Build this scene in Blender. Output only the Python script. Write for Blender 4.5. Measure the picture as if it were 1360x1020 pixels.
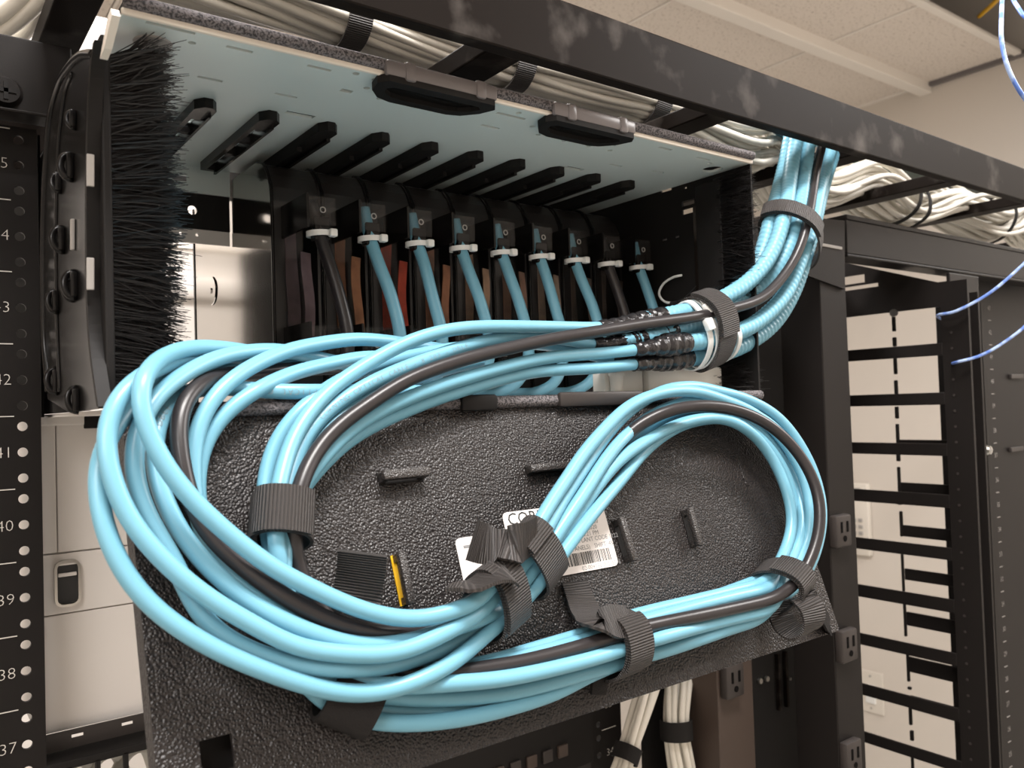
import bpy, bmesh, math, random
import numpy as np
from mathutils import Vector, Matrix
from mathutils.geometry import delaunay_2d_cdt
random.seed(7); rng = np.random.default_rng(7)
SC = bpy.context.scene; COL = SC.collection
for o in list(bpy.data.objects): bpy.data.objects.remove(o)

# ---------------------------------------------------------------- camera (x along the rack, y into it, z up; z = 0 at the bottom of unit 42)
FPX = 1102.08; YAW, PITCH, ROLL = .6412, .0279, -.0315
CAM = np.array([-.2962, -.5898, -.0040])
_f = np.array([math.sin(YAW)*math.cos(PITCH), math.cos(YAW)*math.cos(PITCH), math.sin(PITCH)])
_r = np.array([math.cos(YAW), -math.sin(YAW), 0.]); _u = np.cross(_r, _f)
RIGHT = _r*math.cos(ROLL)+_u*math.sin(ROLL); UP = -_r*math.sin(ROLL)+_u*math.cos(ROLL); FWD = _f
cd = bpy.data.cameras.new('camera'); cam = bpy.data.objects.new('camera', cd); COL.objects.link(cam)
cd.sensor_width = 36; cd.lens = FPX/1360*36; cd.clip_start = .01; cd.clip_end = 50
cam.matrix_world = Matrix(((RIGHT[0], UP[0], -FWD[0], CAM[0]), (RIGHT[1], UP[1], -FWD[1], CAM[1]), (RIGHT[2], UP[2], -FWD[2], CAM[2]), (0, 0, 0, 1)))
cd.dof.use_dof = True; cd.dof.focus_distance = .50; cd.dof.aperture_fstop = 16
SC.camera = cam

# ---------------------------------------------------------------- light and exposure
SC.view_settings.view_transform = 'Standard'; SC.view_settings.look = 'None'
SC.view_settings.gamma = 1; SC.view_settings.use_curve_mapping = False
SC.view_settings.exposure = 0.35
W = bpy.data.worlds.new('world'); SC.world = W; W.use_nodes = True
W.node_tree.nodes['Background'].inputs[0].default_value = (1, .97, .95, 1)
W.node_tree.nodes['Background'].inputs[1].default_value = .25
CZ = 1.08; FZ = -1.9                       # ceiling and floor heights
def area(name, loc, sx, sy, power, color=(1, .965, .94), rot=(0, 0, 0)):
    l = bpy.data.lights.new(name, 'AREA'); l.shape = 'RECTANGLE'; l.size = sx; l.size_y = sy; l.energy = power; l.color = color
    o = bpy.data.objects.new(name, l); COL.objects.link(o); o.location = loc; o.rotation_euler = rot; return o
area('key_and_fill_lamp', (-.05, -.68, CZ-.02), .6, .2, 27)
area('key_and_fill_lamp', (1.9, -.9, CZ-.02), 1.2, .6, 38)  # added fill for the right-hand background, no known fixture
area('key_and_fill_lamp', (.2, .62, CZ-.02), 1.0, .3, 26)  # added fill for the rear and the overhead cables, no known fixture
area('key_and_fill_lamp', (-1.4, -1.2, CZ-.02), 1.2, .6, 33)  # added frontal ambient fill from the left, no known fixture

# ---------------------------------------------------------------- pixel helpers (photograph of 1360 x 1020)
def ray(u, v): return RIGHT*((u-680)/FPX) - UP*((v-510)/FPX) + FWD
def on(u, v, p0, n):
    d = ray(u, v); n = np.asarray(n, float); return CAM + d*(np.dot(np.asarray(p0)-CAM, n)/np.dot(d, n))
def atx(u, v, x): return on(u, v, (x, 0, 0), (1, 0, 0))
def aty(u, v, y): return on(u, v, (0, y, 0), (0, 1, 0))
def atz(u, v, z): return on(u, v, (0, 0, z), (0, 0, 1))
HINGE = np.array([0, -.2072, .0]); DN = np.array([0, -.9416, .3367]); DT = np.array([0, -.3367, -.9416])   # door: hinge line, outward normal, down
EX = np.array([1., 0, 0])
def on_door(u, v, o=0.): return on(u, v, HINGE+DN*o, DN)
def on_front(u, v, o=0.):                  # the door plane below the hinge, a vertical plane inside the opening above it
    p = on_door(u, v, o)
    return p if p[2] < .03 else aty(u, v, -.1965-o)

# ---------------------------------------------------------------- materials
def mat(name, col, rough=.5, metal=0., spec=.5, bump=None, wave=None, noise_col=None, trans=0., alpha=1., coat=0., ior=1.45):
    m = bpy.data.materials.new(name); m.use_nodes = True; nt = m.node_tree; b = nt.nodes['Principled BSDF']
    b.inputs['Base Color'].default_value = (*col, 1); b.inputs['Roughness'].default_value = rough
    b.inputs['Metallic'].default_value = metal; b.inputs['Specular IOR Level'].default_value = spec
    b.inputs['Transmission Weight'].default_value = trans; b.inputs['Alpha'].default_value = alpha
    b.inputs['Coat Weight'].default_value = coat; b.inputs['IOR'].default_value = ior
    tc = nt.nodes.new('ShaderNodeTexCoord')
    if noise_col:                          # (second colour, scale, low, high)
        n = nt.nodes.new('ShaderNodeTexNoise'); n.inputs['Scale'].default_value = noise_col[1]; n.inputs['Detail'].default_value = 5
        r = nt.nodes.new('ShaderNodeMapRange'); r.inputs[1].default_value = noise_col[2]; r.inputs[2].default_value = noise_col[3]
        x = nt.nodes.new('ShaderNodeMix'); x.data_type = 'RGBA'; x.inputs[6].default_value = (*col, 1); x.inputs[7].default_value = (*noise_col[0], 1)
        nt.links.new(tc.outputs['Object'], n.inputs['Vector']); nt.links.new(n.outputs['Fac'], r.inputs[0]); nt.links.new(r.outputs[0], x.inputs[0])
        nt.links.new(x.outputs[2], b.inputs['Base Color'])
    if bump:                               # (scale, distance, strength)
        n = nt.nodes.new('ShaderNodeTexNoise' if len(bump) < 4 else 'ShaderNodeTexVoronoi'); n.inputs['Scale'].default_value = bump[0]; n.inputs['Detail'].default_value = 3 if len(bump) < 4 else 0
        if len(bump) > 3: n.feature = 'SMOOTH_F1'; n.inputs['Smoothness'].default_value = .35
        k = nt.nodes.new('ShaderNodeBump'); k.inputs['Distance'].default_value = bump[1]; k.inputs['Strength'].default_value = abs(bump[2]); k.invert = bump[1] < 0; k.inputs['Distance'].default_value = abs(bump[1])
        nt.links.new(tc.outputs['Object'], n.inputs['Vector']); nt.links.new(n.outputs['Fac' if len(bump) < 4 else 'Distance'], k.inputs['Height']); nt.links.new(k.outputs[0], b.inputs['Normal'])
    if wave:                               # (ribs per metre along U, distance, strength)
        n = nt.nodes.new('ShaderNodeTexWave'); n.bands_direction = 'X'; n.inputs['Scale'].default_value = wave[0]*math.pi*2/20; n.inputs['Distortion'].default_value = .4; n.inputs['Detail Scale'].default_value = 60
        k = nt.nodes.new('ShaderNodeBump'); k.inputs['Distance'].default_value = wave[1]; k.inputs['Strength'].default_value = wave[2]
        nt.links.new(tc.outputs['UV'], n.inputs['Vector']); nt.links.new(n.outputs['Fac'], k.inputs['Height']); nt.links.new(k.outputs[0], b.inputs['Normal'])
        r = nt.nodes.new('ShaderNodeMapRange'); r.inputs[1].default_value = .1; r.inputs[2].default_value = .95; r.inputs[3].default_value = .55; r.inputs[4].default_value = 1.35
        x = nt.nodes.new('ShaderNodeMix'); x.data_type = 'RGBA'; x.blend_type = 'MULTIPLY'; x.inputs[0].default_value = 1; x.inputs[6].default_value = (*col, 1)
        nt.links.new(n.outputs['Fac'], r.inputs[0]); nt.links.new(r.outputs[0], x.inputs[7]); nt.links.new(x.outputs[2], b.inputs['Base Color'])
    return m
M = {}
M['aqua'] = mat('aqua_jacket', (.150, .365, .475), .34, spec=.45)
M['black_jacket'] = mat('black_jacket', (.022, .019, .020), .34, spec=.5)
M['armour'] = mat('armoured_aqua', (.152, .365, .472), .40, spec=.4)
M['tape'] = mat('black_tape', (.012, .011, .012), .22, bump=(260, .0012, .8))
M['paint'] = mat('textured_black_paint', (.019, .016, .0155), .34, spec=.45, bump=(820, -.00075, 1.0, 'v'))
M['black'] = mat('satin_black_steel', (.0100, .0082, .0075), .46, spec=.22, bump=(900, .0001, .3))
M['rail'] = mat('rack_black', (.008, .0065, .006), .5, spec=.25)
M['dull'] = mat('dull_black', (.008, .007, .0066), .6, spec=.25)
M['gloss'] = mat('glossy_black_plastic', (.006, .0054, .0052), .24, spec=.25)
M['scuff'] = mat('scuffed_black_steel', (.0085, .0062, .005), .5, spec=.06, noise_col=((.085, .075, .068), 24, .55, .80))
M['pale'] = mat('pale_green_paint', (.58, .655, .64), .35, spec=.4)
M['foam'] = mat('grey_foam_edge', (.16, .145, .15), .8, bump=(1100, .0006, 1), noise_col=((.03, .028, .03), 900, .45, .6))
M['cream'] = mat('cream_edge', (.72, .66, .58), .45)
M['smoke'] = mat('smoke_plastic', (.06, .055, .052), .06, spec=.6, trans=.0, alpha=.16)
M['clear'] = mat('clear_plastic', (.5, .5, .5), .08, spec=.7, alpha=.22)
M['mirror'] = mat('polished_smoke_panel', (.52, .50, .47), .10, metal=1., bump=(7, .002, .12))
M['arch'] = mat('smoke_arch', (.020, .018, .0175), .28, spec=.5)
M['white'] = mat('white_nylon', (.78, .78, .76), .45)
M['whitebox'] = mat('white_abs', (.72, .70, .65), .5)
M['beige'] = mat('beige_enamel', (.72, .68, .645), .4)
M['lit_hook_paint'] = mat('lit_hook_paint', (.032, .028, .0265), .3, spec=.6, bump=(1300, -.0004, 1.0, 'v'))  # panel paint lightened to stand in for highlights on the bent edges
M['matte'] = mat('matte_black', (.004, .0035, .0032), .9, spec=.08)
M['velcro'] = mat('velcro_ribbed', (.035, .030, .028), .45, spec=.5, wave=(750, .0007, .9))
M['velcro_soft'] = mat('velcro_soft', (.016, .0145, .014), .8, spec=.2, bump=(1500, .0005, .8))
M['bristle'] = mat('black_bristle', (.016, .0145, .0145), .3, spec=.5)
M['white_cable'] = mat('white_pvc', (.72, .685, .61), .45, spec=.4)
M['wall'] = mat('painted_wall', (.66, .605, .545), .8, spec=.2, bump=(220, .0005, .15))
M['tile'] = mat('mineral_fibre_tile', (.76, .69, .625), .9, spec=.1, bump=(160, .003, .5), noise_col=((.45, .385, .33), 130, .56, .7))
M['tbar'] = mat('white_grid_bar', (.82, .77, .71), .5)
M['void'] = mat('plenum_dark', (.03, .027, .025), .9)
M['floor'] = mat('grey_vinyl_floor', (.50, .50, .47), .5, noise_col=((.44, .44, .42), 9, .4, .6))
M['print'] = mat('white_print', (.55, .52, .48), .6)
M['ink'] = mat('black_ink', (.03, .03, .03), .6)
M['greyink'] = mat('grey_ink', (.22, .22, .22), .6)
M['paper'] = mat('sticker_paper', (.80, .75, .72), .5)
M['green'] = mat('green_ink', (.10, .42, .06), .5)
M['yellow'] = mat('yellow_fibre', (.75, .42, .01), .5)
M['steel'] = mat('zinc_steel', (.62, .60, .56), .28, metal=1.)
M['outlet'] = mat('outlet_grey', (.030, .0245, .0225), .45)
M['greyclear'] = mat('grey_clip_plastic', (.15, .135, .135), .3, spec=.5)
M['pcb'] = mat('pdu_brown', (.055, .038, .030), .5)
M['teal'] = mat('dark_teal_enamel', (.022, .06, .05), .4)
M['bluewire'] = mat('blue_white_wire', (.42, .55, .85), .4, noise_col=((.12, .22, .62), 90, .42, .55))
M['switch'] = mat('switch_ivory', (.70, .65, .58), .4)
M['keys'] = mat('grey_keys', (.35, .33, .31), .5)
for i, c in enumerate([(.16, .11, .12), (.34, .15, .075), (.42, .06, .03), (.36, .16, .09), (.42, .26, .17), (.30, .17, .12), (.42, .31, .23), (.18, .13, .10), (.12, .09, .07)]):
    M['fan%d' % i] = mat('ribbon_fan_%d' % i, c, .6, noise_col=(tuple(.55*v for v in c), 55, .4, .6))

# ---------------------------------------------------------------- mesh builder
class MB:
    def __init__(s): s.v = []; s.f = []; s.m = []; s.uv = []; s.mats = ['']; s.cur = 0
    def use(s, i): s.cur = i; return s
    def add(s, vs, fs, uvs=None):
        n = len(s.v); s.v += [tuple(map(float, p)) for p in vs]
        for k, f in enumerate(fs):
            s.f.append(tuple(i+n for i in f)); s.m.append(s.cur); s.uv.append(uvs[k] if uvs else None)
        return s
    def box(s, a, b, bev=0., fr=None):     # axis box a..b, optional chamfer, optional frame (origin, ex, ey, ez)
        a = np.minimum(a, b).astype(float) if True else a; b2 = np.maximum(np.asarray(a), np.asarray(b)); lo = a; hi = b2
        if bev <= 0:
            P = [(x, y, z) for x in (lo[0], hi[0]) for y in (lo[1], hi[1]) for z in (lo[2], hi[2])]
            F = [(0, 1, 3, 2), (4, 6, 7, 5), (0, 4, 5, 1), (2, 3, 7, 6), (0, 2, 6, 4), (1, 5, 7, 3)]
        else:
            bev = min(bev, *(0.45*(hi-lo)))
            bm = bmesh.new(); bmesh.ops.create_cube(bm, size=1)
            for v in bm.verts: v.co = Vector([lo[i]+(v.co[i]+.5)*(hi[i]-lo[i]) for i in range(3)])
            bmesh.ops.bevel(bm, geom=bm.edges[:], offset=bev, segments=2, affect='EDGES', profile=.5)
            bm.verts.index_update(); P = [tuple(v.co) for v in bm.verts]; F = [tuple(v.index for v in f.verts) for f in bm.faces]; bm.free()
        if fr is not None: P = [tuple(fr[0]+fr[1]*p[0]+fr[2]*p[1]+fr[3]*p[2]) for p in P]
        return s.add(P, F)
    def bar(s, p, q, w, h, up=(0, 0, 1), bev=0.):   # box along p->q, width w, height h (towards up)
        p = np.asarray(p, float); q = np.asarray(q, float); d = q-p; L = np.linalg.norm(d); d /= L
        side = np.cross(d, up); side /= np.linalg.norm(side); u = np.cross(side, d)
        return s.box((0, -w/2, -h/2), (L, w/2, h/2), bev, (p, d, side, u))
    def prism(s, poly, t, fr):             # polygon (2D) in frame, extruded t along ez
        n = len(poly); A = [fr[0]+fr[1]*x+fr[2]*y for x, y in poly]; B = [a+fr[3]*t for a in A]
        F = [tuple(range(n)), tuple(range(2*n-1, n-1, -1))] + [(i, n+i, n+(i+1) % n, (i+1) % n) for i in range(n)]
        return s.add(A+B, F)
    def cyl(s, c, d, r, h, n=20, r2=None):
        c = np.asarray(c, float); d = np.asarray(d, float)/np.linalg.norm(d); r2 = r if r2 is None else r2
        a = np.cross(d, (0, 0, 1.)) if abs(d[2]) < .9 else np.cross(d, (1., 0, 0)); a /= np.linalg.norm(a); b = np.cross(d, a)
        A = [c+(a*math.cos(t)+b*math.sin(t))*r for t in np.linspace(0, 2*math.pi, n, endpoint=False)]
        B = [c+d*h+(a*math.cos(t)+b*math.sin(t))*r2 for t in np.linspace(0, 2*math.pi, n, endpoint=False)]
        return s.add(A+B, [tuple(range(n-1, -1, -1)), tuple(range(n, 2*n))]+[(i, (i+1) % n, n+(i+1) % n, n+i) for i in range(n)])
    def tube(s, pts, r, n=12, rad=None, cap=True, helix=None):
        P = np.asarray(pts, float); N = len(P); T = np.gradient(P, axis=0); T /= np.linalg.norm(T, axis=1)[:, None]
        a = np.cross(T[0], (0, 0, 1.)); a = a if np.linalg.norm(a) > 1e-3 else np.cross(T[0], (1., 0, 0)); a /= np.linalg.norm(a)
        L = np.concatenate([[0], np.cumsum(np.linalg.norm(np.diff(P, axis=0), axis=1))])
        V = []; th = np.linspace(0, 2*math.pi, n, endpoint=False)
        for i in range(N):
            a = a-T[i]*np.dot(a, T[i]); a /= np.linalg.norm(a); b = np.cross(T[i], a)
            rr = (rad[i] if rad is not None else r)*np.ones(n)
            if helix: rr = rr*(1+helix[1]*np.sin(2*math.pi*L[i]/helix[0]+th))
            V += [P[i]+rr[k]*(a*math.cos(th[k])+b*math.sin(th[k])) for k in range(n)]
        F = []; U = []
        for i in range(N-1):
            for k in range(n):
                k2 = (k+1) % n; F.append((i*n+k, i*n+k2, (i+1)*n+k2, (i+1)*n+k))
                U.append([(L[i], k/n), (L[i], (k+1)/n), (L[i+1], (k+1)/n), (L[i+1], k/n)])
        if cap:
            F += [tuple(range(n-1, -1, -1)), tuple(range((N-1)*n, N*n))]; U += [[(0, 0)]*n, [(0, 0)]*n]
        return s.add(V, F, U)
    def plate(s, outer, holes, t, fr):     # flat plate with real holes, thickness t along ez
        V = [Vector(p) for p in outer]; E = [(i, (i+1) % len(outer)) for i in range(len(outer))]
        for h in holes:
            n0 = len(V); V += [Vector(p) for p in h]; E += [(n0+i, n0+(i+1) % len(h)) for i in range(len(h))]
        vs, _, fs, *_r = delaunay_2d_cdt(V, E, [], 1, 1e-7)
        def inside(p, poly):
            c = False; n = len(poly)
            for i in range(n):
                x1, y1 = poly[i]; x2, y2 = poly[(i+1) % n]
                if (y1 > p[1]) != (y2 > p[1]) and p[0] < (x2-x1)*(p[1]-y1)/(y2-y1)+x1: c = not c
            return c
        keep = []
        for f in fs:
            c = sum((vs[i] for i in f), Vector((0, 0)))/len(f)
            if inside(c, outer) and not any(inside(c, h) for h in holes): keep.append(f)
        n = len(vs); A = [fr[0]+fr[1]*v[0]+fr[2]*v[1] for v in vs]; B = [p+fr[3]*t for p in A]
        ed = {}
        for f in keep:
            for i in range(len(f)): ed[(f[i], f[(i+1) % len(f)])] = 1
        F = [tuple(f) for f in keep]+[tuple(n+i for i in reversed(f)) for f in keep]
        F += [(a, n+a, n+b, b) for (a, b) in ed if (b, a) not in ed]
        return s.add(A+B, F)
    def band(s, pts, nor, wid, w, t):      # ribbon along pts: outward normals nor, width directions wid
        P = np.asarray(pts, float); N = len(P); L = np.concatenate([[0], np.cumsum(np.linalg.norm(np.diff(P, axis=0), axis=1))])
        V = []
        for i in range(N):
            for dn in (0, t):
                for sw in (-w/2, w/2): V.append(P[i]+nor[i]*dn+wid[i]*sw)
        F = []; U = []
        for i in range(N-1):
            a = 4*i; b = a+4
            for q, e in (((a+2, a+3, b+3, b+2), (0, 1)), ((a+1, a, b, b+1), (1, 0)), ((a, a+2, b+2, b), (0, 0)), ((a+3, a+1, b+1, b+3), (1, 1))):
                F.append(q); U.append([(L[i], e[0]*w), (L[i], e[1]*w), (L[i+1], e[1]*w), (L[i+1], e[0]*w)])
        F += [(0, 1, 3, 2), (4*N-4, 4*N-2, 4*N-1, 4*N-3)]; U += [[(0, 0)]*4]*2
        return s.add(V, F, U)
    def text(s, body, size, fr, align='CENTER', thin=0.):
        cu = bpy.data.curves.new('t', 'FONT'); cu.body = body; cu.size = size; cu.align_x = align; cu.align_y = 'CENTER'; cu.resolution_u = 2; cu.offset = thin
        o = bpy.data.objects.new('t', cu); COL.objects.link(o); dg = bpy.context.evaluated_depsgraph_get(); dg.update()
        me = o.evaluated_get(dg).to_mesh()
        vs = [fr[0]+fr[1]*v.co.x+fr[2]*v.co.y for v in me.vertices]; fs = [tuple(p.vertices) for p in me.polygons]
        o.evaluated_get(dg).to_mesh_clear(); bpy.data.objects.remove(o); bpy.data.curves.remove(cu)
        return s.add(vs, fs)
    def build(s, name, mats, parent=None, smooth=False, kind=None):
        mats = mats if isinstance(mats, (list, tuple)) else [mats]
        me = bpy.data.meshes.new(name); V = np.array(s.v)
        org = np.zeros(3)
        if parent is None: org = np.array([(V[:, 0].min()+V[:, 0].max())/2, (V[:, 1].min()+V[:, 1].max())/2, V[:, 2].min()])
        else:
            q = parent
            while q is not None: org = org+np.array(q.location); q = q.parent
        me.from_pydata((V-org).tolist(), [], s.f)
        for m in mats: me.materials.append(M[m])
        me.polygons.foreach_set('material_index', s.m)
        if any(u is not None for u in s.uv):
            uv = me.uv_layers.new(name='uv'); flat = []
            for f, u in zip(s.f, s.uv): flat += [c for p in (u if u is not None else [(0, 0)]*len(f)) for c in p]
            uv.data.foreach_set('uv', flat)
        if smooth: me.polygons.foreach_set('use_smooth', [True]*len(s.f))
        me.update(); me.validate()
        if smooth == 'auto': me.set_sharp_from_angle(angle=math.radians(38))
        o = bpy.data.objects.new(name, me); COL.objects.link(o)
        if parent is None: o.location = org
        else: o.parent = parent
        if kind: o['kind'] = kind
        return o
def tag(o, label=None, cat=None, group=None, kind=None):
    if label: o['label'] = label
    if cat: o['category'] = cat
    if group: o['group'] = group
    if kind: o['kind'] = kind
    return o
def thing(name, label, cat, loc=(0, 0, 0), group=None):
    o = bpy.data.objects.new(name, None); o.empty_display_size = .02; COL.objects.link(o); o.location = loc
    return tag(o, label, cat, group)
def copy_thing(o, loc, label=None, parent=None):
    c = o.copy(); COL.objects.link(c); c.parent = parent
    if parent is None: c.location = loc
    if label: c['label'] = label
    for ch in o.children: copy_thing(ch, None, None, c)
    return c
WF = lambda o, a, b, c: (np.asarray(o, float), np.asarray(a, float), np.asarray(b, float), np.asarray(c, float))
X, Y, Z = np.eye(3)
def circ(x, y, r, n=12, ry=None): return [(x+r*math.cos(t), y+(ry or r)*math.sin(t)) for t in np.linspace(0, 2*math.pi, n, endpoint=False)]
def rect(x0, y0, x1, y1): return [(x0, y0), (x1, y0), (x1, y1), (x0, y1)]
def rrect(x0, y0, x1, y1, r, n=5):
    out = []
    for cx, cy, a in ((x1-r, y1-r, 0), (x0+r, y1-r, 90), (x0+r, y0+r, 180), (x1-r, y0+r, 270)):
        out += [(cx+r*math.cos(math.radians(a+90*k/(n-1))), cy+r*math.sin(math.radians(a+90*k/(n-1)))) for k in range(n)]
    return out
def smooth_path(P, step=.004):             # Catmull-Rom through the points, resampled evenly
    P = np.asarray(P, float); Q = np.vstack([2*P[0]-P[1], P, 2*P[-1]-P[-2]]); out = []
    for i in range(1, len(Q)-2):
        p0, p1, p2, p3 = Q[i-1:i+3]; L = np.linalg.norm(p2-p1); n = max(2, int(L/step*1.5))
        t = np.linspace(0, 1, n, endpoint=False)[:, None]
        out.append(.5*((2*p1)+(-p0+p2)*t+(2*p0-5*p1+4*p2-p3)*t*t+(-p0+3*p1-3*p2+p3)*t**3))
    out = np.vstack(out+[P[-1:]]); L = np.concatenate([[0], np.cumsum(np.linalg.norm(np.diff(out, axis=0), axis=1))])
    s = np.linspace(0, L[-1], max(4, int(L[-1]/step)))
    return np.stack([np.interp(s, L, out[:, k]) for k in range(3)], 1)

# ================================================================ the room
def slab(name, a, b, m, kind='structure', parent=None):
    return MB().box(np.array(a, float), np.array(b, float)).build(name, m, parent, kind=kind)
XR, XL, YB, YF = 2.62, -2.2, 2.25, -2.2
slab('floor', (XL, YF, FZ-.05), (XR, YB, FZ), 'floor')
slab('wall_right', (XR, YF, FZ), (XR+.1, YB, CZ+.4), 'wall')
slab('wall_left', (XL-.1, YF, FZ), (XL, YB, CZ+.4), 'wall')
slab('wall_back', (XL, YB, FZ), (XR, YB+.1, CZ+.4), 'wall')
slab('wall_front', (XL, YF-.1, FZ), (XR, YF, CZ+.4), 'wall')
slab('baseboard_right', (XR-.012, YF, FZ), (XR, YB, FZ+.1), 'dull')
ceil = slab('ceiling', (XL, YF, CZ+.36), (XR, YB, CZ+.42), 'void')
xs = [2.009-.61*k for k in range(7, -1, -1)] + [XR]; xs[0] = XL
ys = [.835-.61*k for k in range(5, 0, -1)] + [.835, 1.445, YB]; ys[0] = YF
OPENY = .529
tmesh = {}
for i in range(len(xs)-1):
    for j in range(len(ys)-1):
        x0, x1, y0, y1 = xs[i], xs[i+1], ys[j], ys[j+1]
        if x1 > 1.4 and x0 > 1.3 and y1 <= OPENY-.2+.01 and y0 > -1.1: continue         # tiles taken out over the cable drop
        if x0 > 1.3 and abs(y1-.835) < .01: y0 = OPENY
        key = (round(x1-x0, 3), round(y1-y0, 3))
        if key not in tmesh:
            o = MB().box((.006, .006, 0), (x1-x0-.006, y1-y0-.006, .016), .004).build('ceiling_tile', 'tile', ceil); tmesh[key] = o.data
            o.data.transform(Matrix.Translation(Vector(ceil.location)))
        else: o = bpy.data.objects.new('ceiling_tile', tmesh[key]); COL.objects.link(o); o.parent = ceil
        o.location = Vector((x0, y0, CZ)) - Vector(ceil.location)
for y in ys[1:-1]:
    if y < .3: MB().box((XL, y-.012, CZ-.006), (1.399, y+.012, CZ+.004)).build('grid_bar', 'tbar', ceil)
    else: MB().box((XL, y-.022, CZ-.034), (XR, y+.022, CZ+.004), .003).build('grid_bar', 'tbar', ceil)
for x in xs[1:-1]: MB().box((x-.004, OPENY if x > 1.3 else YF, CZ-.001), (x+.004, YB, CZ+.004)).build('grid_bar', 'tbar', ceil)
MB().box((1.399, OPENY-.012, CZ-.008), (XR, OPENY+.012, CZ+.006), .003).build('grid_bar', 'tbar', ceil)
tr = MB().box((XR-.022, -1.2, CZ-.014), (XR, .835, CZ+.004), .003).build('trim_1', 'greyclear', kind='structure')
MB().box((XR-.02, .835, CZ-.004), (XR, YB, CZ+.004)).build('trim_2', 'tbar', kind='structure')

# keypad, switch plate on the right wall
K = lambda u, v, d=0.: atx(u, v, XR-d)
a = K(1133, 640); b = K(1161, 738)
kp = thing('keypad', 'pale wall keypad with rows of square keys on the far right wall', 'keypad', (XR, (a[1]+b[1])/2, b[2]))
MB().box((XR-.03, b[1], b[2]), (XR-.001, a[1]+.03, a[2]), .006).build('case', 'switch', kp, smooth='auto')
for r in range(5):
    for c in range(3):
        y = b[1]+.022+c*.026; z = b[2]+.028+r*.024
        MB().box((XR-.034, y, z), (XR-.029, y+.017, z+.014), .002).build('key', 'keys', kp)
MB().box((XR-.033, b[1]+.025, a[2]-.045), (XR-.029, b[1]+.09, a[2]-.018), .002).build('display', 'keys', kp)
a = K(1146, 888); b = K(1176, 951)
sw = thing('light_switch', 'ivory light switch plate on the wall low behind the finger bars', 'switch', (XR, (a[1]+b[1])/2, b[2]))
MB().box((XR-.008, b[1], b[2]), (XR-.001, a[1]+.02, a[2]), .003).build('cover_plate', 'switch', sw)
MB().box((XR-.014, (a[1]+b[1])/2-.012, b[2]+.035), (XR-.007, (a[1]+b[1])/2+.028, a[2]-.05), .003).build('rocker', 'white', sw)
for z in (b[2]+.018, a[2]-.018): MB().cyl((XR-.008, (a[1]+b[1])/2+.008, z), (-1, 0, 0), .004, .002, 10).build('screw', 'keys', sw)

# ================================================================ the rack
def rail(name, label, x0, x1, z0, z1, hx, right=False):
    root = thing(name, label, 'rack rail', ((x0+x1)/2, .001, z0))
    holes = []
    for u in range(-9, 5):
        zc = (u-.5+.0)*.04445
        for dz in (-.015875, 0, .015875):
            if z0+.006 < zc+dz < z1-.006: holes.append(circ(hx, zc+dz, .0029, 14))
    MB().plate(rect(x0, z0, x1, z1), holes, .0025, WF((0, 0, 0), X, Z, Y)).build('face', 'rail', root)
    MB().box((x0, 0, FZ), (x1, .0025, z0)).build('lower_face', 'rail', root)
    e = x1 if right else x0
    MB().box((e-.0025 if right else e, .0025, z0), (e if right else e+.0025, .07, z1)).build('return_flange', 'rail', root)
    mb = MB()
    for u in range(-9, 5):
        n = 42+u-1; zc = (u-.5)*.04445
        if not (z0 < zc < z1): continue
        mb.text(str(n), .0098, (np.array([hx+(.0135 if right else -.0102), -.0006, zc]), X, Z), 'CENTER', -.0002)
        xa, xb = (hx+.004, hx+.022) if right else (hx-.024, hx-.0045)
        mb.box((xa, -.0005, zc+.0222-.0003), (xb, -.0001, zc+.0222+.0003))
    mb.build('printed_unit_numbers', 'print', root)
    return root
rail('rack_rail', 'black rack rail with round holes and unit numbers at the left edge', -.264, -.2225, -.40, .1795, -.2325)
rail('rack_rail', 'black rack rail numbered 34 seen below the folded down panel', .2222, .262, -.40, .170, .2325, True)
tag(MB().box((-.2215, .005, -.001), (-.2200, .34, .178)).build('rack_side_plate', 'matte'), 'black backing plate added just behind the left rail to darken its holes', 'panel')  # added matte sheet, keeps the upper rail holes dark against the bright background
tb = thing('rack_top_angle', 'black steel angle with a cross-head screw above the left rail', 'rack angle', (-.25, -.01, .18))
MB().bar((-.33, -.006, .2075), (-.2035, -.006, .2075), .008, .050, (0, 0, 1), .001).build('web', 'black', tb)
MB().box((-.33, -.022, .1815), (-.212, -.002, .1835), .0006).build('ledge', 'black', tb)
p = aty(7, 122, -.0105); s = MB().cyl(p, (0, -1, 0), .0095, .0035, 28, .0075).build('screw', 'black', tb, smooth='auto')
MB().box(p+np.array([-.0055, -.0042, -.0012]), p+np.array([.0055, -.0030, .0012])).box(p+np.array([-.0012, -.0042, -.0055]), p+np.array([.0012, -.0030, .0055])).build('cross_recess', 'dull', s)
# flat bar running back over the left end
zb = .238; c = (atz(45, 70, zb)+atz(102, 76, zb))/2; wv = abs(atz(102, 76, zb)[0]-atz(45, 70, zb)[0])
MB().box((c[0]-wv/2, -.26, zb), (c[0]+wv/2, .10, zb+.014), .001).build('runway_rung', 'scuff').location
tag(bpy.data.objects['runway_rung'], 'black flat steel rung crossing above the left brush at the top left', 'rung')

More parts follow.
